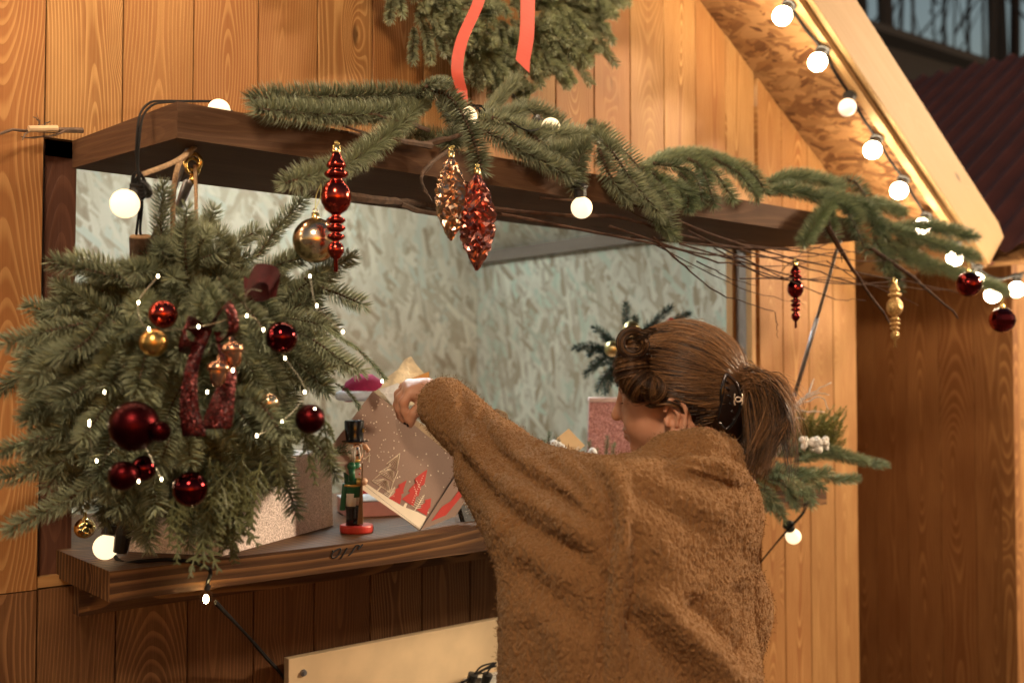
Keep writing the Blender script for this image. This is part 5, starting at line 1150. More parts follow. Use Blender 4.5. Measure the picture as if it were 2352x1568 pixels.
def ell(X, Y, Z, c, ax, r):      # ellipsoid with orthonormal axes rows
    U = [(X - c[0]) * a[0] + (Y - c[1]) * a[1] + (Z - c[2]) * a[2] for a in ax]
    q = np.sqrt(sum((u / rr) ** 2 for u, rr in zip(U, r))); q2 = np.sqrt(sum((u / rr ** 2) ** 2 for u, rr in zip(U, r)))
    return q * (q - 1) / np.maximum(q2, 1e-6)
wx = toC(CAM + (1, 0, 0)); wy = toC(CAM + (0, 1, 0)); wz = toC(CAM + (0, 0, 1))
person = thing('person', 'woman in brown teddy coat with clipped ponytail reaching left over the counter', 'person', (toW(Qc(1450, 1000, 1.68)) * (1, 1, 0)))
# ---- coat
TC = toC(toW(Qc(1450, 1300, 1.68)))
def coat(X, Y, Z):
    # torso in body axes
    U = (X - TC[0]) * wx[0] + (Y - TC[1]) * wx[1] + (Z - TC[2]) * wx[2]; Vv = (X - TC[0]) * wy[0] + (Y - TC[1]) * wy[1] + (Z - TC[2]) * wy[2]; W_ = (X - TC[0]) * wz[0] + (Y - TC[1]) * wz[1] + (Z - TC[2]) * wz[2]
    # half widths by height: W_ from -.75 (hem) to .17
    hw = np.interp(W_, [-.7, -.45, -.2, -.05, .08, .16, .22], [.245, .245, .238, .228, .205, .155, .10]).astype(np.float32)
    ht_ = np.interp(W_, [-.7, -.45, -.2, 0, .12, .22], [.20, .195, .185, .17, .14, .09]).astype(np.float32)
    cx = np.interp(W_, [-.7, -.2, .05, .16, .22], [.0, 0., .0, .03, .06]).astype(np.float32)
    q = np.sqrt(((U - cx) / hw) ** 2 + (Vv / ht_) ** 2) + 1e-6; D = (q - 1) * np.minimum(hw, ht_) * .95
    D = smax(D, W_ - .165, .09); D = smax(D, -W_ - .70, .02)
    S1 = [(Qc(1425, 1215, 1.60), .105), (Qc(1285, 1150, 1.70), .076), (Qc(1142, 1050, 1.86), .060), (Qc(1022, 930, 2.06), .0560)]
    D = smin(D, chain(X, Y, Z, S1, .03), .05)
    D = smin(D, cap_(X, Y, Z, Qc(1215, 1215, 1.66), Qc(1330, 1400, 1.62), .055, .11), .05)          # batwing under the sleeve
    D = smin(D, cap_(X, Y, Z, Qc(1110, 1090, 1.86), Qc(1215, 1230, 1.68), .050, .065), .03)
    D = smin(D, cap_(X, Y, Z, Qc(1560, 1165, 1.66), Qc(1630, 1170, 1.74), .090, .085), .05)          # upper back
    D = smin(D, cap_(X, Y, Z, Qc(1430, 1135, 1.66), Qc(1530, 1105, 1.68), .048, .048), .03)
    D = smin(D, cap_(X, Y, Z, Qc(1660, 1400, 1.84), Qc(1670, 1490, 1.84), .070, .060), .05)          # right sleeve bulge
    D = smin(D, cap_(X, Y, Z, Qc(1630, 1190, 1.80), Qc(1665, 1400, 1.88), .070, .065), .05)
    D = smin(D, cap_(X, Y, Z, Qc(1665, 1400, 1.88), Qc(1560, 1270, 2.10), .070, .055), .05)
    # standing collar, open above
    cl = chain(X, Y, Z, [(Qc(1475, 1068, 1.74), .022), (Qc(1540, 1040, 1.675), .028), (Qc(1610, 1036, 1.665), .032), (Qc(1650, 1050, 1.70), .034), (Qc(1680, 1080, 1.80), .03)], .03)
    D = smin(D, cl, .022)
    fo = chain(X, Y, Z, [(Qc(1520, 1078, 1.60), .012), (Qc(1590, 1080, 1.585), .020), (Qc(1650, 1090, 1.61), .025), (Qc(1692, 1104, 1.67), .026)], .02); D = smin(D, fo, .006)
    # sleeve opening
    a, b = Qc(1022, 925, 2.06), Qc(965, 880, 2.14); D = smax(D, -cap_(X, Y, Z, b, (a + b * 2) / 3, .05, .035), .012)
    return D.astype(np.float32)
lo = np.minimum(Qc(925, 1100, 2.2), Qc(1100, 1100, 1.7)); lo = np.array([-.28, 1.38, -.98]); hi = np.array([.52, 2.22, .03])
V, Qd = surfnets(coat, lo, hi, .0075)
def lap(V, Q, it, s=.5):
    E = np.vstack([Q[:, [0, 1]], Q[:, [1, 2]], Q[:, [2, 3]], Q[:, [3, 0]]]); n = len(V)
    for _ in range(it):
        A = np.zeros((n, 3)); 
        for k in range(3): A[:, k] = np.bincount(E[:, 0], V[E[:, 1], k], n) + np.bincount(E[:, 1], V[E[:, 0], k], n)
        c = np.bincount(E[:, 0], minlength=n) + np.bincount(E[:, 1], minlength=n); V = V + s * (A / np.maximum(c, 1)[:, None] - V)
    return V
def subd(V, Q):      # one Catmull-Clark-like linear split
    E = np.vstack([Q[:, [0, 1]], Q[:, [1, 2]], Q[:, [2, 3]], Q[:, [3, 0]]]); Es = np.sort(E, 1); u, inv = np.unique(Es[:, 0].astype(np.int64) * (len(V) + 1) + Es[:, 1], return_inverse=True)
    e0 = u // (len(V) + 1); e1_ = u % (len(V) + 1); EV = (V[e0] + V[e1_]) / 2; FV = V[Q].mean(1); m = len(Q); inv = inv.ravel()
    ei = inv.reshape(4, m).T + len(V); fi = np.arange(m) + len(V) + len(EV)
    Q2 = np.concatenate([np.stack([Q[:, k], ei[:, k], fi, ei[:, k - 1]], -1) for k in range(4)]); return np.vstack([V, EV, FV]), Q2
def vnorm(V, Q):
    n = np.cross(V[Q[:, 2]] - V[Q[:, 0]], V[Q[:, 3]] - V[Q[:, 1]]); N_ = np.zeros_like(V)
    for k in range(4):
        for a in range(3): N_[:, a] += np.bincount(Q[:, k], n[:, a], len(V))
    return N_ / np.maximum(np.linalg.norm(N_, axis=1, keepdims=True), 1e-9)
V = lap(V, Qd, 2); V, Qd = subd(V, Qd); V = lap(V, Qd, 2); N_ = vnorm(V, Qd)
if (N_[:, 1] * (V[:, 1] - V[:, 1].mean())).sum() < 0: Qd = Qd[:, ::-1]; N_ = -N_
def sculpt(V, N_, curves):
    px = V[:, 0] / V[:, 1] * FPX + 1176; py = 784 - V[:, 2] / V[:, 1] * FPX; face_ = np.clip(-N_[:, 1] * 2.2 + .25, 0, 1); D = np.zeros(len(V))
    for pts, amp, wd in curves:
        q = crv(pts, 8); d2 = np.full(len(V), 1e9); tt = np.zeros(len(V))
        for i in range(len(q) - 1):
            a, b = q[i], q[i + 1]; e = b - a; h = np.clip(((px - a[0]) * e[0] + (py - a[1]) * e[1]) / (e @ e), 0, 1)
            dd = (px - a[0] - h * e[0]) ** 2 + (py - a[1] - h * e[1]) ** 2; m = dd < d2; d2 = np.where(m, dd, d2); tt = np.where(m, (i + h) / (len(q) - 1), tt)
        taper = np.clip(np.minimum(tt, 1 - tt) * 6 + .15, 0, 1); D += amp * taper * np.exp(-d2 / (2 * wd * wd)) * face_
    return D * 1.12
folds = [([(1055, 985), (1110, 1060), (1185, 1130), (1290, 1190), (1385, 1262)], .017, 20), ([(1035, 1010), (1085, 1085), (1160, 1165), (1260, 1235), (1370, 1300)], -.012, 13),
         ([(1105, 930), (1125, 1010), (1200, 1085), (1290, 1140), (1360, 1200)], -.013, 9), ([(1080, 905), (1080, 960), (1130, 1060), (1190, 1110)], -.008, 8), ([(1140, 960), (1180, 1040), (1260, 1090), (1330, 1130), (1370, 1190)], .010, 16),
         ([(1230, 1010), (1260, 1060), (1320, 1110), (1375, 1180)], -.010, 9), ([(1275, 1020), (1310, 1060), (1360, 1120), (1385, 1190)], .008, 12), ([(1330, 1045), (1370, 1090), (1402, 1150), (1408, 1230), (1398, 1290)], -.016, 8),
         ([(1396, 1290), (1390, 1370), (1386, 1450), (1384, 1580)], -.011, 7), ([(1370, 1050), (1420, 1110), (1438, 1180), (1430, 1280), (1420, 1400), (1416, 1590)], .013, 18), ([(1450, 1180), (1462, 1280), (1452, 1400), (1448, 1590)], -.009, 9),
         ([(1470, 1350), (1550, 1430), (1640, 1510), (1720, 1610)], .024, 30), ([(1440, 1390), (1500, 1470), (1570, 1540), (1620, 1620)], -.018, 26), ([(1560, 1380), (1650, 1450), (1720, 1540)], -.012, 24),
         ([(1420, 1060), (1500, 1100), (1600, 1160), (1680, 1200)], .010, 26), ([(1440, 1110), (1530, 1160), (1640, 1220)], -.008, 20), ([(1690, 1120), (1700, 1160), (1735, 1300)], .006, 14), ([(1570, 1085), (1640, 1105), (1700, 1125)], -.012, 8),
         ([(1520, 1048), (1600, 1062), (1690, 1100)], -.007, 7), ([(1700, 1330), (1725, 1420), (1712, 1520)], -.014, 14), ([(1180, 1290), (1230, 1340), (1300, 1400), (1370, 1450)], -.010, 24), ([(1170, 1230), (1240, 1290), (1320, 1350)], .010, 24),
         ([(1200, 1420), (1220, 1500), (1230, 1590)], -.009, 26), ([(1280, 1420), (1300, 1500), (1310, 1590)], .009, 26), ([(1500, 1230), (1540, 1300), (1600, 1380)], .007, 30), ([(1060, 1070), (1120, 1150), (1160, 1240)], .006, 14), ([(1075, 960), (1062, 920), (1066, 870)], -.007, 8)]
V = V + N_ * sculpt(V, N_, folds)[:, None]; V = lap(V, Qd, 1, .4)
SH = M('teddy_fleece', .95, 0, .15); v_ = SH.oco()
nz = SH.n('TexNoise'); SH.put(nz.inputs[0], v_); nz.inputs['Scale'].default_value = 42; nz.inputs['Detail'].default_value = 2
dv = SH.n('VectorMath', operation='MULTIPLY_ADD'); SH.put(dv.inputs[0], nz.outputs[1]); dv.inputs[1].default_value = (.017, .017, .017); SH.put(dv.inputs[2], v_)
q1 = SH.mapv(dv.outputs[0], sc=(1., 1., .55))
n1 = SH.n('TexVoronoi', feature='SMOOTH_F1'); SH.put(n1.inputs[0], q1); n1.inputs['Scale'].default_value = 165; n1.inputs['Smoothness'].default_value = .35
n2 = SH.noise(dv.outputs[0], 95, 2, .5, .8); n3_ = SH.noise(v_, 520, 3)
hgt = SH.math('ADD', SH.math('MULTIPLY', SH.math('SUBTRACT', .75, n1.outputs[0]), .75), SH.math('ADD', SH.math('MULTIPLY', n2, .75), SH.math('MULTIPLY', n3_, .22)))
big = SH.noise(v_, 7, 2)
SH.color(SH.mix(SH.ramp(n3_, .3, .7), SH.mix(big, (.165, .074, .026), (.21, .097, .035)), (.26, .130, .052)))
SH.b.inputs['Sheen Weight'].default_value = .25; SH.b.inputs['Sheen Roughness'].default_value = .5; SH.b.inputs['Sheen Tint'].default_value = (1., .75, .5, 1)
dn = SH.n('Displacement'); SH.put(dn.inputs['Height'], hgt); dn.inputs['Midlevel'].default_value = .75; dn.inputs['Scale'].default_value = .0074
SH.t.links.new(dn.outputs[0], SH.out.inputs['Displacement']); SH.m.displacement_method = 'BOTH'
g = G(); g.add(toW(V), Qd); ct = g.build('coat', SH.m, person, smooth=True)
ss = ct.modifiers.new('sub', 'SUBSURF'); ss.subdivision_type = 'CATMULL_CLARK'; ss.levels = 1; ss.render_levels = 1
# loose fleece tufts
FZ = plain('fleece_fibres', (.23, .112, .045), .95, var=.05, vs=50, spec=.1)
N_ = vnorm(V, Qd)
if (N_[:, 1] * (V[:, 1] - V[:, 1].mean())).sum() < 0: N_ = -N_
sel = rng.integers(0, len(V), 26000); sel = sel[(N_[sel, 1] < .45) & (V[sel, 2] > -.62)]
p = V[sel] + rng.normal(0, .0022, (len(sel), 3)); n = N_[sel] + rng.normal(0, .45, (len(sel), 3)); n /= np.linalg.norm(n, axis=1, keepdims=True)
L = rng.uniform(.0025, .0055, len(sel))[:, None]; cu_ = np.cross(n, rng.normal(0, 1, (len(sel), 3))); cu_ /= np.linalg.norm(cu_, axis=1, keepdims=True); sd = np.cross(n, cu_)
p = p + N_[sel] * .0012
VV = np.stack([p - sd * .0005, p + sd * .0005, p + n * L * .6 + cu_ * L * .25 + sd * .0004, p + n * L * .6 + cu_ * L * .25 - sd * .0004, p + n * L * .8 + cu_ * L * .75], 1).reshape(-1, 3); i = np.arange(len(sel)) * 5
g = G(); g.add(toW(VV), np.stack([i, i + 1, i + 2, i + 3], -1), np.stack([i + 3, i + 2, i + 4], -1)); g.build('coat_pile', FZ, ct)

# ---- head and hand (skin)
HCt = Qc(1552, 888, 1.80); th_ = math.radians(15); pt_ = math.radians(6)
Ff = np.array([-math.cos(th_), math.sin(th_), 0]); Sf = np.array([-math.sin(th_), -math.cos(th_), 0]); Uf = np.array([0, 0, 1.])
Ff2 = Ff * math.cos(pt_) - Uf * math.sin(pt_); Uf2 = Uf * math.cos(pt_) + Ff * math.sin(pt_); HB = np.stack([Ff2, Sf, Uf2]).astype(np.float32)
def H(f, s, u): return HCt + f * HB[0] + s * HB[1] + u * HB[2]
def head(X, Y, Z):
    f = (X - HCt[0]) * HB[0][0] + (Y - HCt[1]) * HB[0][1] + (Z - HCt[2]) * HB[0][2]; s = (X - HCt[0]) * HB[1][0] + (Y - HCt[1]) * HB[1][1] + (Z - HCt[2]) * HB[1][2]; u = (X - HCt[0]) * HB[2][0] + (Y - HCt[1]) * HB[2][1] + (Z - HCt[2]) * HB[2][2]
    I = np.eye(3); E = lambda c, r: ell(f, s, u, np.array(c), I, r); a_ = np.abs(s)
    K = lambda p, q, r1, r2, ss=None: cap_(f, s if ss is None else ss, u, np.array(p, float), np.array(q, float), r1, r2)
    D = E((-.005, 0, .01), (.098, .078, .098))
    D = smin(D, E((.045, 0, -.045), (.050, .060, .070)), .03)
    D = smin(D, K((.055, .030, -.055), (.030, .040, -.080), .028, .024, a_), .02)       # cheeks, jaw
    D = smin(D, K((.062, .0, -.105), (.056, .0, -.112), .024, .020), .025)              # chin
    D = smin(D, K((.0, .045, -.085), (.045, .022, -.112), .017, .015, a_), .025)
    D = smin(D, K((.072, .0, .028), (.062, .030, .024), .020, .020, a_), .02)          # brow
    D = smax(D, -K((.104, .026, -.014), (.100, .040, -.014), .013, .011, a_), .014)     # eye sockets
    D = smin(D, E((.079, 0, -.014), (.0, 0, 0)) if False else cap_(f, a_, u, np.array([.077, .029, -.016]), np.array([.076, .036, -.016]), .0125, .0115), .004)   # eyeball + lids
    D = smin(D, K((.088, 0, .004), (.104, 0, -.034), .008, .0085), .010)               # nose bridge
    D = smin(D, K((.104, 0, -.036), (.107, 0, -.040), .0105, .0100), .006)
    D = smin(D, K((.096, .010, -.043), (.092, .013, -.044), .0065, .006, a_), .005)      # wings
    D = smax(D, -K((.101, .006, -.0515), (.096, .008, -.049), .0028, .0026, a_), .002)
    D = smin(D, K((.092, .0, -.066), (.080, .020, -.0695), .0078, .0045, a_), .006)      # upper lip
    D = smin(D, K((.090, .0, -.0775), (.079, .016, -.0765), .0082, .0045, a_), .006)
    D = smax(D, -K((.100, .0, -.0715), (.084, .022, -.0725), .0018, .0012, a_), .002)
    # ear on the near side
    ef, es = .011, .003
    th2 = np.linspace(-2.0, 2.75, 13); pe = [np.array([ef - .016 + .0175 * math.cos(PI - a) * (1 if a > 0 else .8), es + .082 + .007 * (1 - math.cos(a * .5)), -.046 + .030 * math.sin(a)]) for a in th2]
    ear = None
    for k in range(12): d = cap_(f, s, u, pe[k], pe[k + 1], .0040, .0040); ear = d if ear is None else smin(ear, d, .003)
    ear = smin(ear, ell(f, s, u, np.array([ef - .016, es + .076, -.046]), I, (.017, .006, .028)), .004)
    ear = smin(ear, cap_(f, s, u, np.array([ef - .006, es + .080, -.074]), np.array([ef - .011, es + .081, -.078]), .0072, .0080), .005)
    ear = smin(ear, cap_(f, s, u, np.array([ef + .001, es + .078, -.050]), np.array([ef - .0, es + .080, -.058]), .0050, .0045), .003)
    ear = smin(ear, chain(f, s, u, [(np.array([ef - .010, es + .083, -.030]), .0028), (np.array([ef - .021, es + .086, -.043]), .0032), (np.array([ef - .015, es + .084, -.062]), .0028)], .003), .003)
    ear = smax(ear, -ell(f, s, u, np.array([ef - .009, es + .087, -.051]), I, (.0065, .009, .0105)), .003)
    D = smin(D, ear, .006)
    D = smin(D, K((-.030, .0, -.070), (-.060, .0, -.185), .060, .062), .03)            # neck
    return D.astype(np.float32)
V1, Q1 = surfnets(head, HCt - .0 + np.array([-.135, -.125, -.21]), HCt + np.array([.125, .12, .125]), .0024); V1 = lap(V1, Q1, 1, .4)
# hand: camera-aligned points; back of hand up-left of the cuff, fingers folding down into the bag
HO = Qc(960, 893, 2.13)
def hp(x, y, dt=0.): return Qc(x, y, 2.13 + dt)
FG = [[(hp(934, 890, .012), .0105), (hp(917, 905, .016), .0098), (hp(913, 930, .014), .0085), (hp(920, 955, .008), .0075), (hp(925, 962, .004), .0065)],
      [(hp(936, 896, -.006), .0108), (hp(920, 914, -.010), .0098), (hp(917, 940, -.012), .0085), (hp(928, 962, -.012), .0075), (hp(934, 970, -.012), .0066)],
      [(hp(940, 905, -.024), .0105), (hp(927, 924, -.030), .0095), (hp(929, 945, -.030), .0082), (hp(938, 962, -.028), .0072), (hp(943, 968, -.026), .0064)],
      [(hp(944, 880, .030), .0095), (hp(926, 890, .036), .0085), (hp(921, 910, .036), .0075), (hp(926, 925, .032), .0068), (hp(930, 934, .030), .006)],
      [(hp(975, 925, -.020), .013), (hp(962, 938, -.030), .0112), (hp(950, 950, -.032), .0098), (hp(944, 966, -.030), .0082), (hp(942, 975, -.028), .0066)]]
def hand(X, Y, Z):
    D = cap_(X, Y, Z, hp(1010, 925, -.03), hp(978, 900, 0), .030, .026)
    D = smin(D, chain(X, Y, Z, [(hp(985, 895, .018), .018), (hp(940, 884, .020), .0125)], .01), .02); D = smin(D, chain(X, Y, Z, [(hp(985, 902, .0), .019), (hp(938, 891, .002), .0130)], .01), .02)
    D = smin(D, chain(X, Y, Z, [(hp(985, 912, -.016), .018), (hp(943, 902, -.020), .0125)], .01), .02)
    for i, f in enumerate(FG): D = smin(D, chain(X, Y, Z, f, .006), .0035)
    return D.astype(np.float32)
V2, Q2 = surfnets(hand, Qc(900, 990, 2.13) - (.01, .09, .01), Qc(1030, 860, 2.13) + (.02, .08, .02), .0022); V2 = lap(V2, Q2, 1, .4)
# legs, hidden below the frame but standing on the ground
zg = lambda p: toC(np.array(p, float))
bx0 = toW(Qc(1452, 1300, 1.68))
def legs(X, Y, Z):
    D = None
    for s_ in (-1, 1):
        hx = bx0 + np.array([.10 * s_, 0, 0]); P_ = [(zg((hx[0], hx[1], .86)), .095), (zg((hx[0], hx[1] + .02, .48)), .062), (zg((hx[0] + .01 * s_, hx[1] - .01, .10)), .045)]; d = chain(X, Y, Z, P_, .03)
        d = smin(d, cap_(X, Y, Z, zg((hx[0], hx[1] - .02, .05)), zg((hx[0] + .02 * s_, hx[1] + .15, .04)), .045, .038), .02); D = d if D is None else smin(D, d, .02)
    D = smin(D, cap_(X, Y, Z, zg((bx0[0], bx0[1], .9)), zg((bx0[0], bx0[1], 1.05)), .11, .10), .05)
    return D.astype(np.float32)
pl0 = zg((bx0[0], bx0[1], 0)); V3, Q3 = surfnets(legs, pl0 + (-.30, -.30, -.03), pl0 + (.30, .32, 1.35), .012)
SK = M('skin', .48, 0, .4); o_ = SK.oco(); SK.color(SK.mix(SK.ramp(SK.noise(o_, 28, 3), .35, .7), (.50, .235, .14), (.56, .285, .18)))
SK.b.inputs['Subsurface Weight'].default_value = .12; SK.b.inputs['Subsurface Radius'].default_value = (.012, .005, .003); SK.bump(SK.noise(o_, 900, 2), .12, .0004)
JN = plain('dark_denim', (.03, .035, .05), .8)
g = G()
def orient(V, Q):
    n = vnorm(V, Q); c = V.mean(0); return Q if ((n * (V - c)).sum(1)).mean() > 0 else Q[:, ::-1]
g.add(toW(V1), orient(V1, Q1)); g.add(toW(V2), orient(V2, Q2)); g.add(toW(V3), orient(V3, Q3), mat=1); g.build('body', [SK.m, JN], person, smooth=True)
g = G()
for f in FG:
    e, e0 = f[-1][0], f[-2][0]; d = unit(e - e0); c = e + np.array([-.003, -.003, .001]); g.sphere(toW(c[None])[0], .0048, 10, sc=(1, 1, 1.3), ax=d @ BAS)
g.build('nails', plain('dark_nail_polish', (.03, .012, .015), .15), person, smooth=True)
# lashes and brow
HAIR = M('hair_strands', .38, 0, .38); r = HAIR.attr('rnd'); HAIR.color(HAIR.mix(HAIR.ramp(r, .15, .95), (.016, .006, .003), (.36, .175, .068)))
g = G()
for k in range(26):
    a = k / 25; p0 = toW(H(.0885 - .014 * a, .022 + .024 * a, -.0175)[None])[0]; d = (HB[0] * (.9 - .6 * a) + HB[1] * (.1 + .7 * a) - HB[2] * .35); g.tube([p0, p0 + (d @ BAS) * .005, p0 + (d @ BAS) * .009 + UPV * .0015], [.0008, .0006, .0002], 3, 0)
for k in range(60):
    a = k / 59; p0 = toW(H(.0945 - .022 * a ** 1.6, .010 + .036 * a, .004 + .006 * math.sin(a * 2.4) + rng.normal(0, .001))[None])[0]; d = (-HB[0] * .4 + HB[1] * .6 + HB[2] * .25) @ BAS; g.tube([p0, p0 + d * .006], [.0008, .0004], 3, .05)
g.build('lashes_and_brow', HAIR.m, person)
# ---- hair
hr = []   # list of (n,3) camera-aligned polylines with radius and tone
def add_strands(g, PL, rad, tone):      # PL: (n, m, 3)
    PL = np.asarray(PL); n, m, _ = PL.shape; T = np.gradient(PL, axis=1); T /= np.maximum(np.linalg.norm(T, axis=2, keepdims=True), 1e-9)
    a = rng.normal(0, 1, (n, 1, 3)); A = np.cross(T, a); A /= np.maximum(np.linalg.norm(A, axis=2, keepdims=True), 1e-9); B = np.cross(T, A)
    rr = np.broadcast_to(np.asarray(rad)[:, None], (n, m)) * np.minimum(1, np.linspace(1.15, .35, m))[None]
    ring = [PL + rr[..., None] * (math.cos(t) * A + math.sin(t) * B) for t in (0, 2.094, 4.189)]; V = np.stack(ring, 2)
    idx = np.arange(n * m * 3).reshape(n, m, 3); Qs = [np.stack([idx[:, :-1, k], idx[:, :-1, (k + 1) % 3], idx[:, 1:, (k + 1) % 3], idx[:, 1:, k]], -1).reshape(-1, 4) for k in range(3)]
    g.add(toW(V.reshape(-1, 3)), np.vstack(Qs), None, np.repeat(tone, m * 3))
CR = np.array([.116, .092, .106]); CC = np.array([-.010, 0, .006])       # cap ellipsoid in head axes
Bp = unit(np.array([-.093, .028, -.004]) / CR)                             # ponytail root direction on the cap
def onCap(d, lift=1.): return HCt + ((d / np.linalg.norm(d, axis=-1, keepdims=True)) * CR * np.asarray(lift)[..., None] + CC) @ HB
def cap_sdf(X, Y, Z):
    f = (X - HCt[0]) * HB[0][0] + (Y - HCt[1]) * HB[0][1] + (Z - HCt[2]) * HB[0][2]; s = (X - HCt[0]) * HB[1][0] + (Y - HCt[1]) * HB[1][1] + (Z - HCt[2]) * HB[1][2]; u = (X - HCt[0]) * HB[2][0] + (Y - HCt[1]) * HB[2][1] + (Z - HCt[2]) * HB[2][2]
    D = ell(f, s, u, CC, np.eye(3), CR * .985)
    D = smin(D, cap_(f, s, u, np.array([-.075, .02, -.02]), np.array([-.070, .005, -.088]), .038, .036), .03)
    cut = f * .80 - u * .58 - .030          # keep the hair above and behind the hairline
    D = smax(D, cut, .012); D = smax(D, -(u + .120), .01)
    return smax(D, -ell(f, s, u, np.array([-.002, .090, -.056]), np.eye(3), (.034, .036, .040)), .01).astype(np.float32)
V4, Q4 = surfnets(cap_sdf, HCt + np.array([-.15, -.14, -.16]), HCt + np.array([.17, .14, .15]), .004); V4 = lap(V4, Q4, 2)
g = G(); g.add(toW(V4), orient(V4, Q4), None, .12)
m = 16; tt = np.linspace(0, 1, m)
n = 5200; st = []
while len(st) < n:
    d = rng.normal(0, 1, 3); d /= np.linalg.norm(d); q = d * CR + CC
    if q[0] * .80 - q[2] * .58 < .036 and q[2] > -.118 and d @ Bp < .86:
        if abs(q[1]) > .03 and q[0] > -.030 and q[2] < -.016 and q[0] * .8 - q[2] * .58 > .004: continue
        st.append(d)
st = np.array(st); cosw = np.clip(st @ Bp, -1, 1); om = np.arccos(cosw)[:, None]
tb_ = np.broadcast_to(Bp, st.shape) + rng.normal(0, .10, st.shape); tb_ /= np.linalg.norm(tb_, axis=1, keepdims=True); om = np.arccos(np.clip((st * tb_).sum(1), -1, 1))[:, None]
sl_ = (np.sin((1 - tt)[None] * om)[..., None] * st[:, None] + np.sin(tt[None] * om)[..., None] * tb_[:, None]) / np.sin(om)[..., None]
sag = (tt * (1 - tt) * 4)[None, :, None] * np.array([0, 0, -.10]) * (st[:, 2:3, None] < .6); sl_ = sl_ + sag
clump = np.array([noise.noise(Vector(d * 5.5)) for d in st]); cl2 = np.array([noise.noise(Vector(d * 16)) for d in st])
lift = 1.0 + .020 * clump[:, None] * np.sin(tt * PI)[None] + .012 * rng.random((n, 1)) + .018 * cl2[:, None]
PL = onCap(sl_, lift); tone = np.clip(.25 + .55 * cl2 + .30 * clump + rng.normal(0, .10, n), 0, 1)
add_strands(g, PL, rng.uniform(.0005, .0010, n), tone)
# ponytail
B3 = onCap(Bp[None], np.array([1.0]))[0]
def tail(n, x1, y1, spread, out, r=(.0004, .0009), ts=0.):
    root = B3 + rng.normal(0, .010, (n, 3)); m = 20; t = np.linspace(0, 1, m)
    ex = rng.normal(x1, spread, n); ey = rng.uniform(y1 - 70, y1 + 20, n); dt = rng.uniform(-.05, .03, n)
    end = np.stack([Qc(a, b, 1.74 + c) for a, b, c in zip(ex, ey, dt)])
    k1 = root + np.stack([rng.uniform(.02, .05, n) + out, rng.uniform(-.03, .02, n), rng.uniform(.0, .030, n)], -1)
    k2 = np.stack([end[:, 0] * .35 + (root[:, 0] + .065 + out) * .65 + rng.normal(0, .010, n), (end[:, 1] + root[:, 1]) / 2 - .01 + rng.normal(0, .01, n), root[:, 2] * .35 + end[:, 2] * .65], -1)
    T_ = t[None, :, None]; PLn = (1 - T_) ** 3 * root[:, None] + 3 * T_ * (1 - T_) ** 2 * k1[:, None] + 3 * T_ ** 2 * (1 - T_) * k2[:, None] + T_ ** 3 * end[:, None]
    wv = np.sin(t[None] * rng.uniform(5, 12, (n, 1)) + rng.uniform(0, 6, (n, 1))) * rng.uniform(.0005, .0035, (n, 1)) * t[None]; PLn[..., 0] += wv
    add_strands(g, PLn, rng.uniform(*r, n), np.clip(.42 + ts + rng.normal(0, .22, n), 0, 1))
def clumps(nc, per, x1, y1, sx, out, ts):
    for c_ in range(nc):
        ex, ey = rng.normal(x1, sx), rng.uniform(y1 - 60, y1 + 25); end = Qc(ex, ey, 1.74 + rng.uniform(-.05, .03)); o_ = out + rng.normal(0, .010)
        k1 = B3 + np.array([rng.uniform(.015, .055) + o_, rng.uniform(-.03, .02), rng.uniform(-.004, .034)]); k2 = np.array([end[0] * .4 + (B3[0] + .062 + o_) * .6 + rng.normal(0, .012), end[1] * .5 + B3[1] * .5, B3[2] * .4 + end[2] * .6])
        n_ = per; m = 22; t = np.linspace(0, 1, m)[None, :, None]; root = B3 + rng.normal(0, .009, (n_, 1, 3)); j = rng.normal(0, 1, (n_, 1, 3))
        PLn = (1 - t) ** 3 * root + 3 * t * (1 - t) ** 2 * (k1 + j * .007) + 3 * t ** 2 * (1 - t) * (k2 + j * .006) + t ** 3 * (end + j * .0035 + rng.normal(0, 1, (n_, 1, 3)) * np.array([.002, .002, .010]))
        a0, w0 = rng.uniform(0, 6), rng.uniform(6, 13); PLn[..., 0] += (np.sin(t[..., 0] * w0 + a0) * rng.uniform(.001, .0045) * t[..., 0])
        add_strands(g, PLn, rng.uniform(.0004, .0008, n_), np.clip(.48 + ts + rng.normal(0, .20) + rng.normal(0, .10, n_), 0, 1))
clumps(34, 30, 1742, 1085, 30, .006, 0.); clumps(16, 26, 1712, 1075, 16, -.010, -.12); clumps(16, 22, 1775, 1045, 20, .020, .18); clumps(14, 7, 1798, 1000, 26, .030, .3); clumps(8, 20, 1716, 1120, 9, -.012, -.05)
# bangs and curls rolled at the front, flyaways
def lock(cp, n, rad, turns, spread, tone0, ph0=0.):
    m = 44; t = np.linspace(0, 1, m); c = crv([Qc(*q) for q in cp], 12); L = np.linspace(0, 1, len(c)); cen = np.stack([np.interp(t, L, c[:, k]) for k in range(3)], -1)
    T = np.gradient(cen, axis=0); T /= np.linalg.norm(T, axis=1, keepdims=True); A = np.cross(T, np.array([0, 1., 0]) if abs(T[:, 1]).max() < .8 else np.array([0, 0, 1.])); A /= np.linalg.norm(A, axis=1, keepdims=True); B = np.cross(T, A)
    R_ = np.interp(t, np.linspace(0, 1, len(rad)), rad); out = []
    off = rng.normal(0, spread, (n, 1)); ofp = rng.normal(0, .30, (n, 1)); rs = 1 + rng.normal(0, .16, (n, 1))
    a = ph0 + t[None] * turns * 2 * PI + ofp
    PLc = cen[None] + (R_[None] * rs)[..., None] * (np.cos(a)[..., None] * A[None] + np.sin(a)[..., None] * B[None]) + off[..., None] * T[None]
    add_strands(g, PLc, rng.uniform(.0005, .0010, n), np.clip(tone0 + rng.normal(0, .16, n), 0, 1))
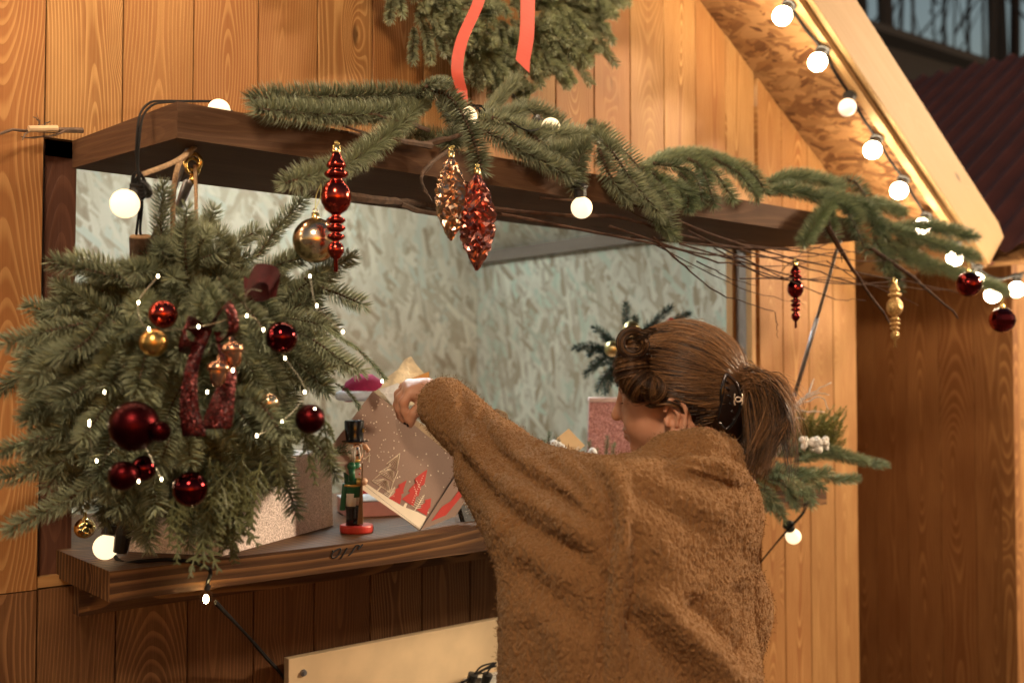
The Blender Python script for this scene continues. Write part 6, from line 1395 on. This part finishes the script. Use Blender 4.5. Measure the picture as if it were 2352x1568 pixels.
lock([(1455, 790, 1.700), (1453, 788, 1.715), (1453, 786, 1.735), (1456, 786, 1.75)], 240, [.018, .019, .0185, .016], 1.6, .003, .40)
lock([(1456, 808, 1.735), (1450, 835, 1.73), (1452, 862, 1.728), (1470, 885, 1.722), (1492, 893, 1.715)], 640, [.018, .0205, .0215, .0215, .017], 3.2, .0085, .33, 1.)
lock([(1492, 880, 1.70), (1500, 893, 1.71), (1508, 902, 1.725)], 220, [.014, .017, .013], 1.4, .004, .38, 2.)
lock([(1500, 765, 1.70), (1478, 782, 1.71), (1470, 800, 1.72)], 160, [.010, .010, .012], .5, .006, .22, 2.)
lock([(1500, 926, 1.735), (1512, 922, 1.712), (1534, 922, 1.700), (1560, 936, 1.700), (1568, 950, 1.706)], 170, [.007, .006, .005, .004, .003], .7, .003, .34, .5)
nf_ = 260; d = rng.normal(0, 1, (nf_, 3)); d[:, 2] = abs(d[:, 2]); d /= np.linalg.norm(d, axis=1, keepdims=True); d = d[(d @ np.array([1, 0, 0])) < .35]; e = d + rng.normal(0, .25, d.shape) + np.array([-.4, 0, 0]); e /= np.linalg.norm(e, axis=1, keepdims=True)
tq = np.linspace(0, 1, 10); sl2 = d[:, None] * (1 - tq)[None, :, None] + e[:, None] * tq[None, :, None]
add_strands(g, onCap(sl2, 1.0 + (.02 + .09 * rng.random((len(d), 1))) * np.sin(tq * 2.4)[None]), np.full(len(d), .00028), rng.uniform(.4, 1, len(d)))
g.build('hair', HAIR.m, person, smooth=True)
# claw clip with its small interlocked emblem
CLP = plain('dark_gunmetal', (.06, .05, .05), .12, .9); SIL = plain('pale_metal', (.80, .66, .52), .3, .7)
g = G(); tc = 1.655
g.tube(toW(crv([Qc(1668, 858, tc), Qc(1660, 885, tc - .004), Qc(1656, 925, tc - .004), Qc(1647, 965, tc + .006)], 6)), [.0030] * 6 + [.0036] * 6 + [.002] * 7, 8)
g.tube(toW(crv([Qc(1668, 858, tc), Qc(1690, 880, tc), Qc(1702, 920, tc + .002), Qc(1690, 960, tc + .006), Qc(1668, 985, tc + .01), Qc(1650, 968, tc + .008)], 6)), .0028, 8)
for k in range(6): g.tube(toW(crv([Qc(1664 + 4 * k, 872 + 18 * k, tc + .01), Qc(1672 + 3 * k, 880 + 17 * k, tc + .025)], 3)), .0022, 6)
cl_ = g.build('hair_clip', CLP, person, smooth=True)
g = G(); s_ = .0105; ec = Qc(1696, 917, tc - .006)
for sg in (-1, 1):
    a = np.linspace(-PI * .5 - 2.25, -PI * .5 + 2.25, 22) * 1.0
    pts = [ec + np.array([s_ * .62 * math.cos(t) , -.0005 * sg, sg * (s_ * .38 + s_ * .72 * math.sin(t))]) for t in a]; g.tube(toW(pts), .00105, 6)
g.build('clip_emblem', SIL, cl_, smooth=True)
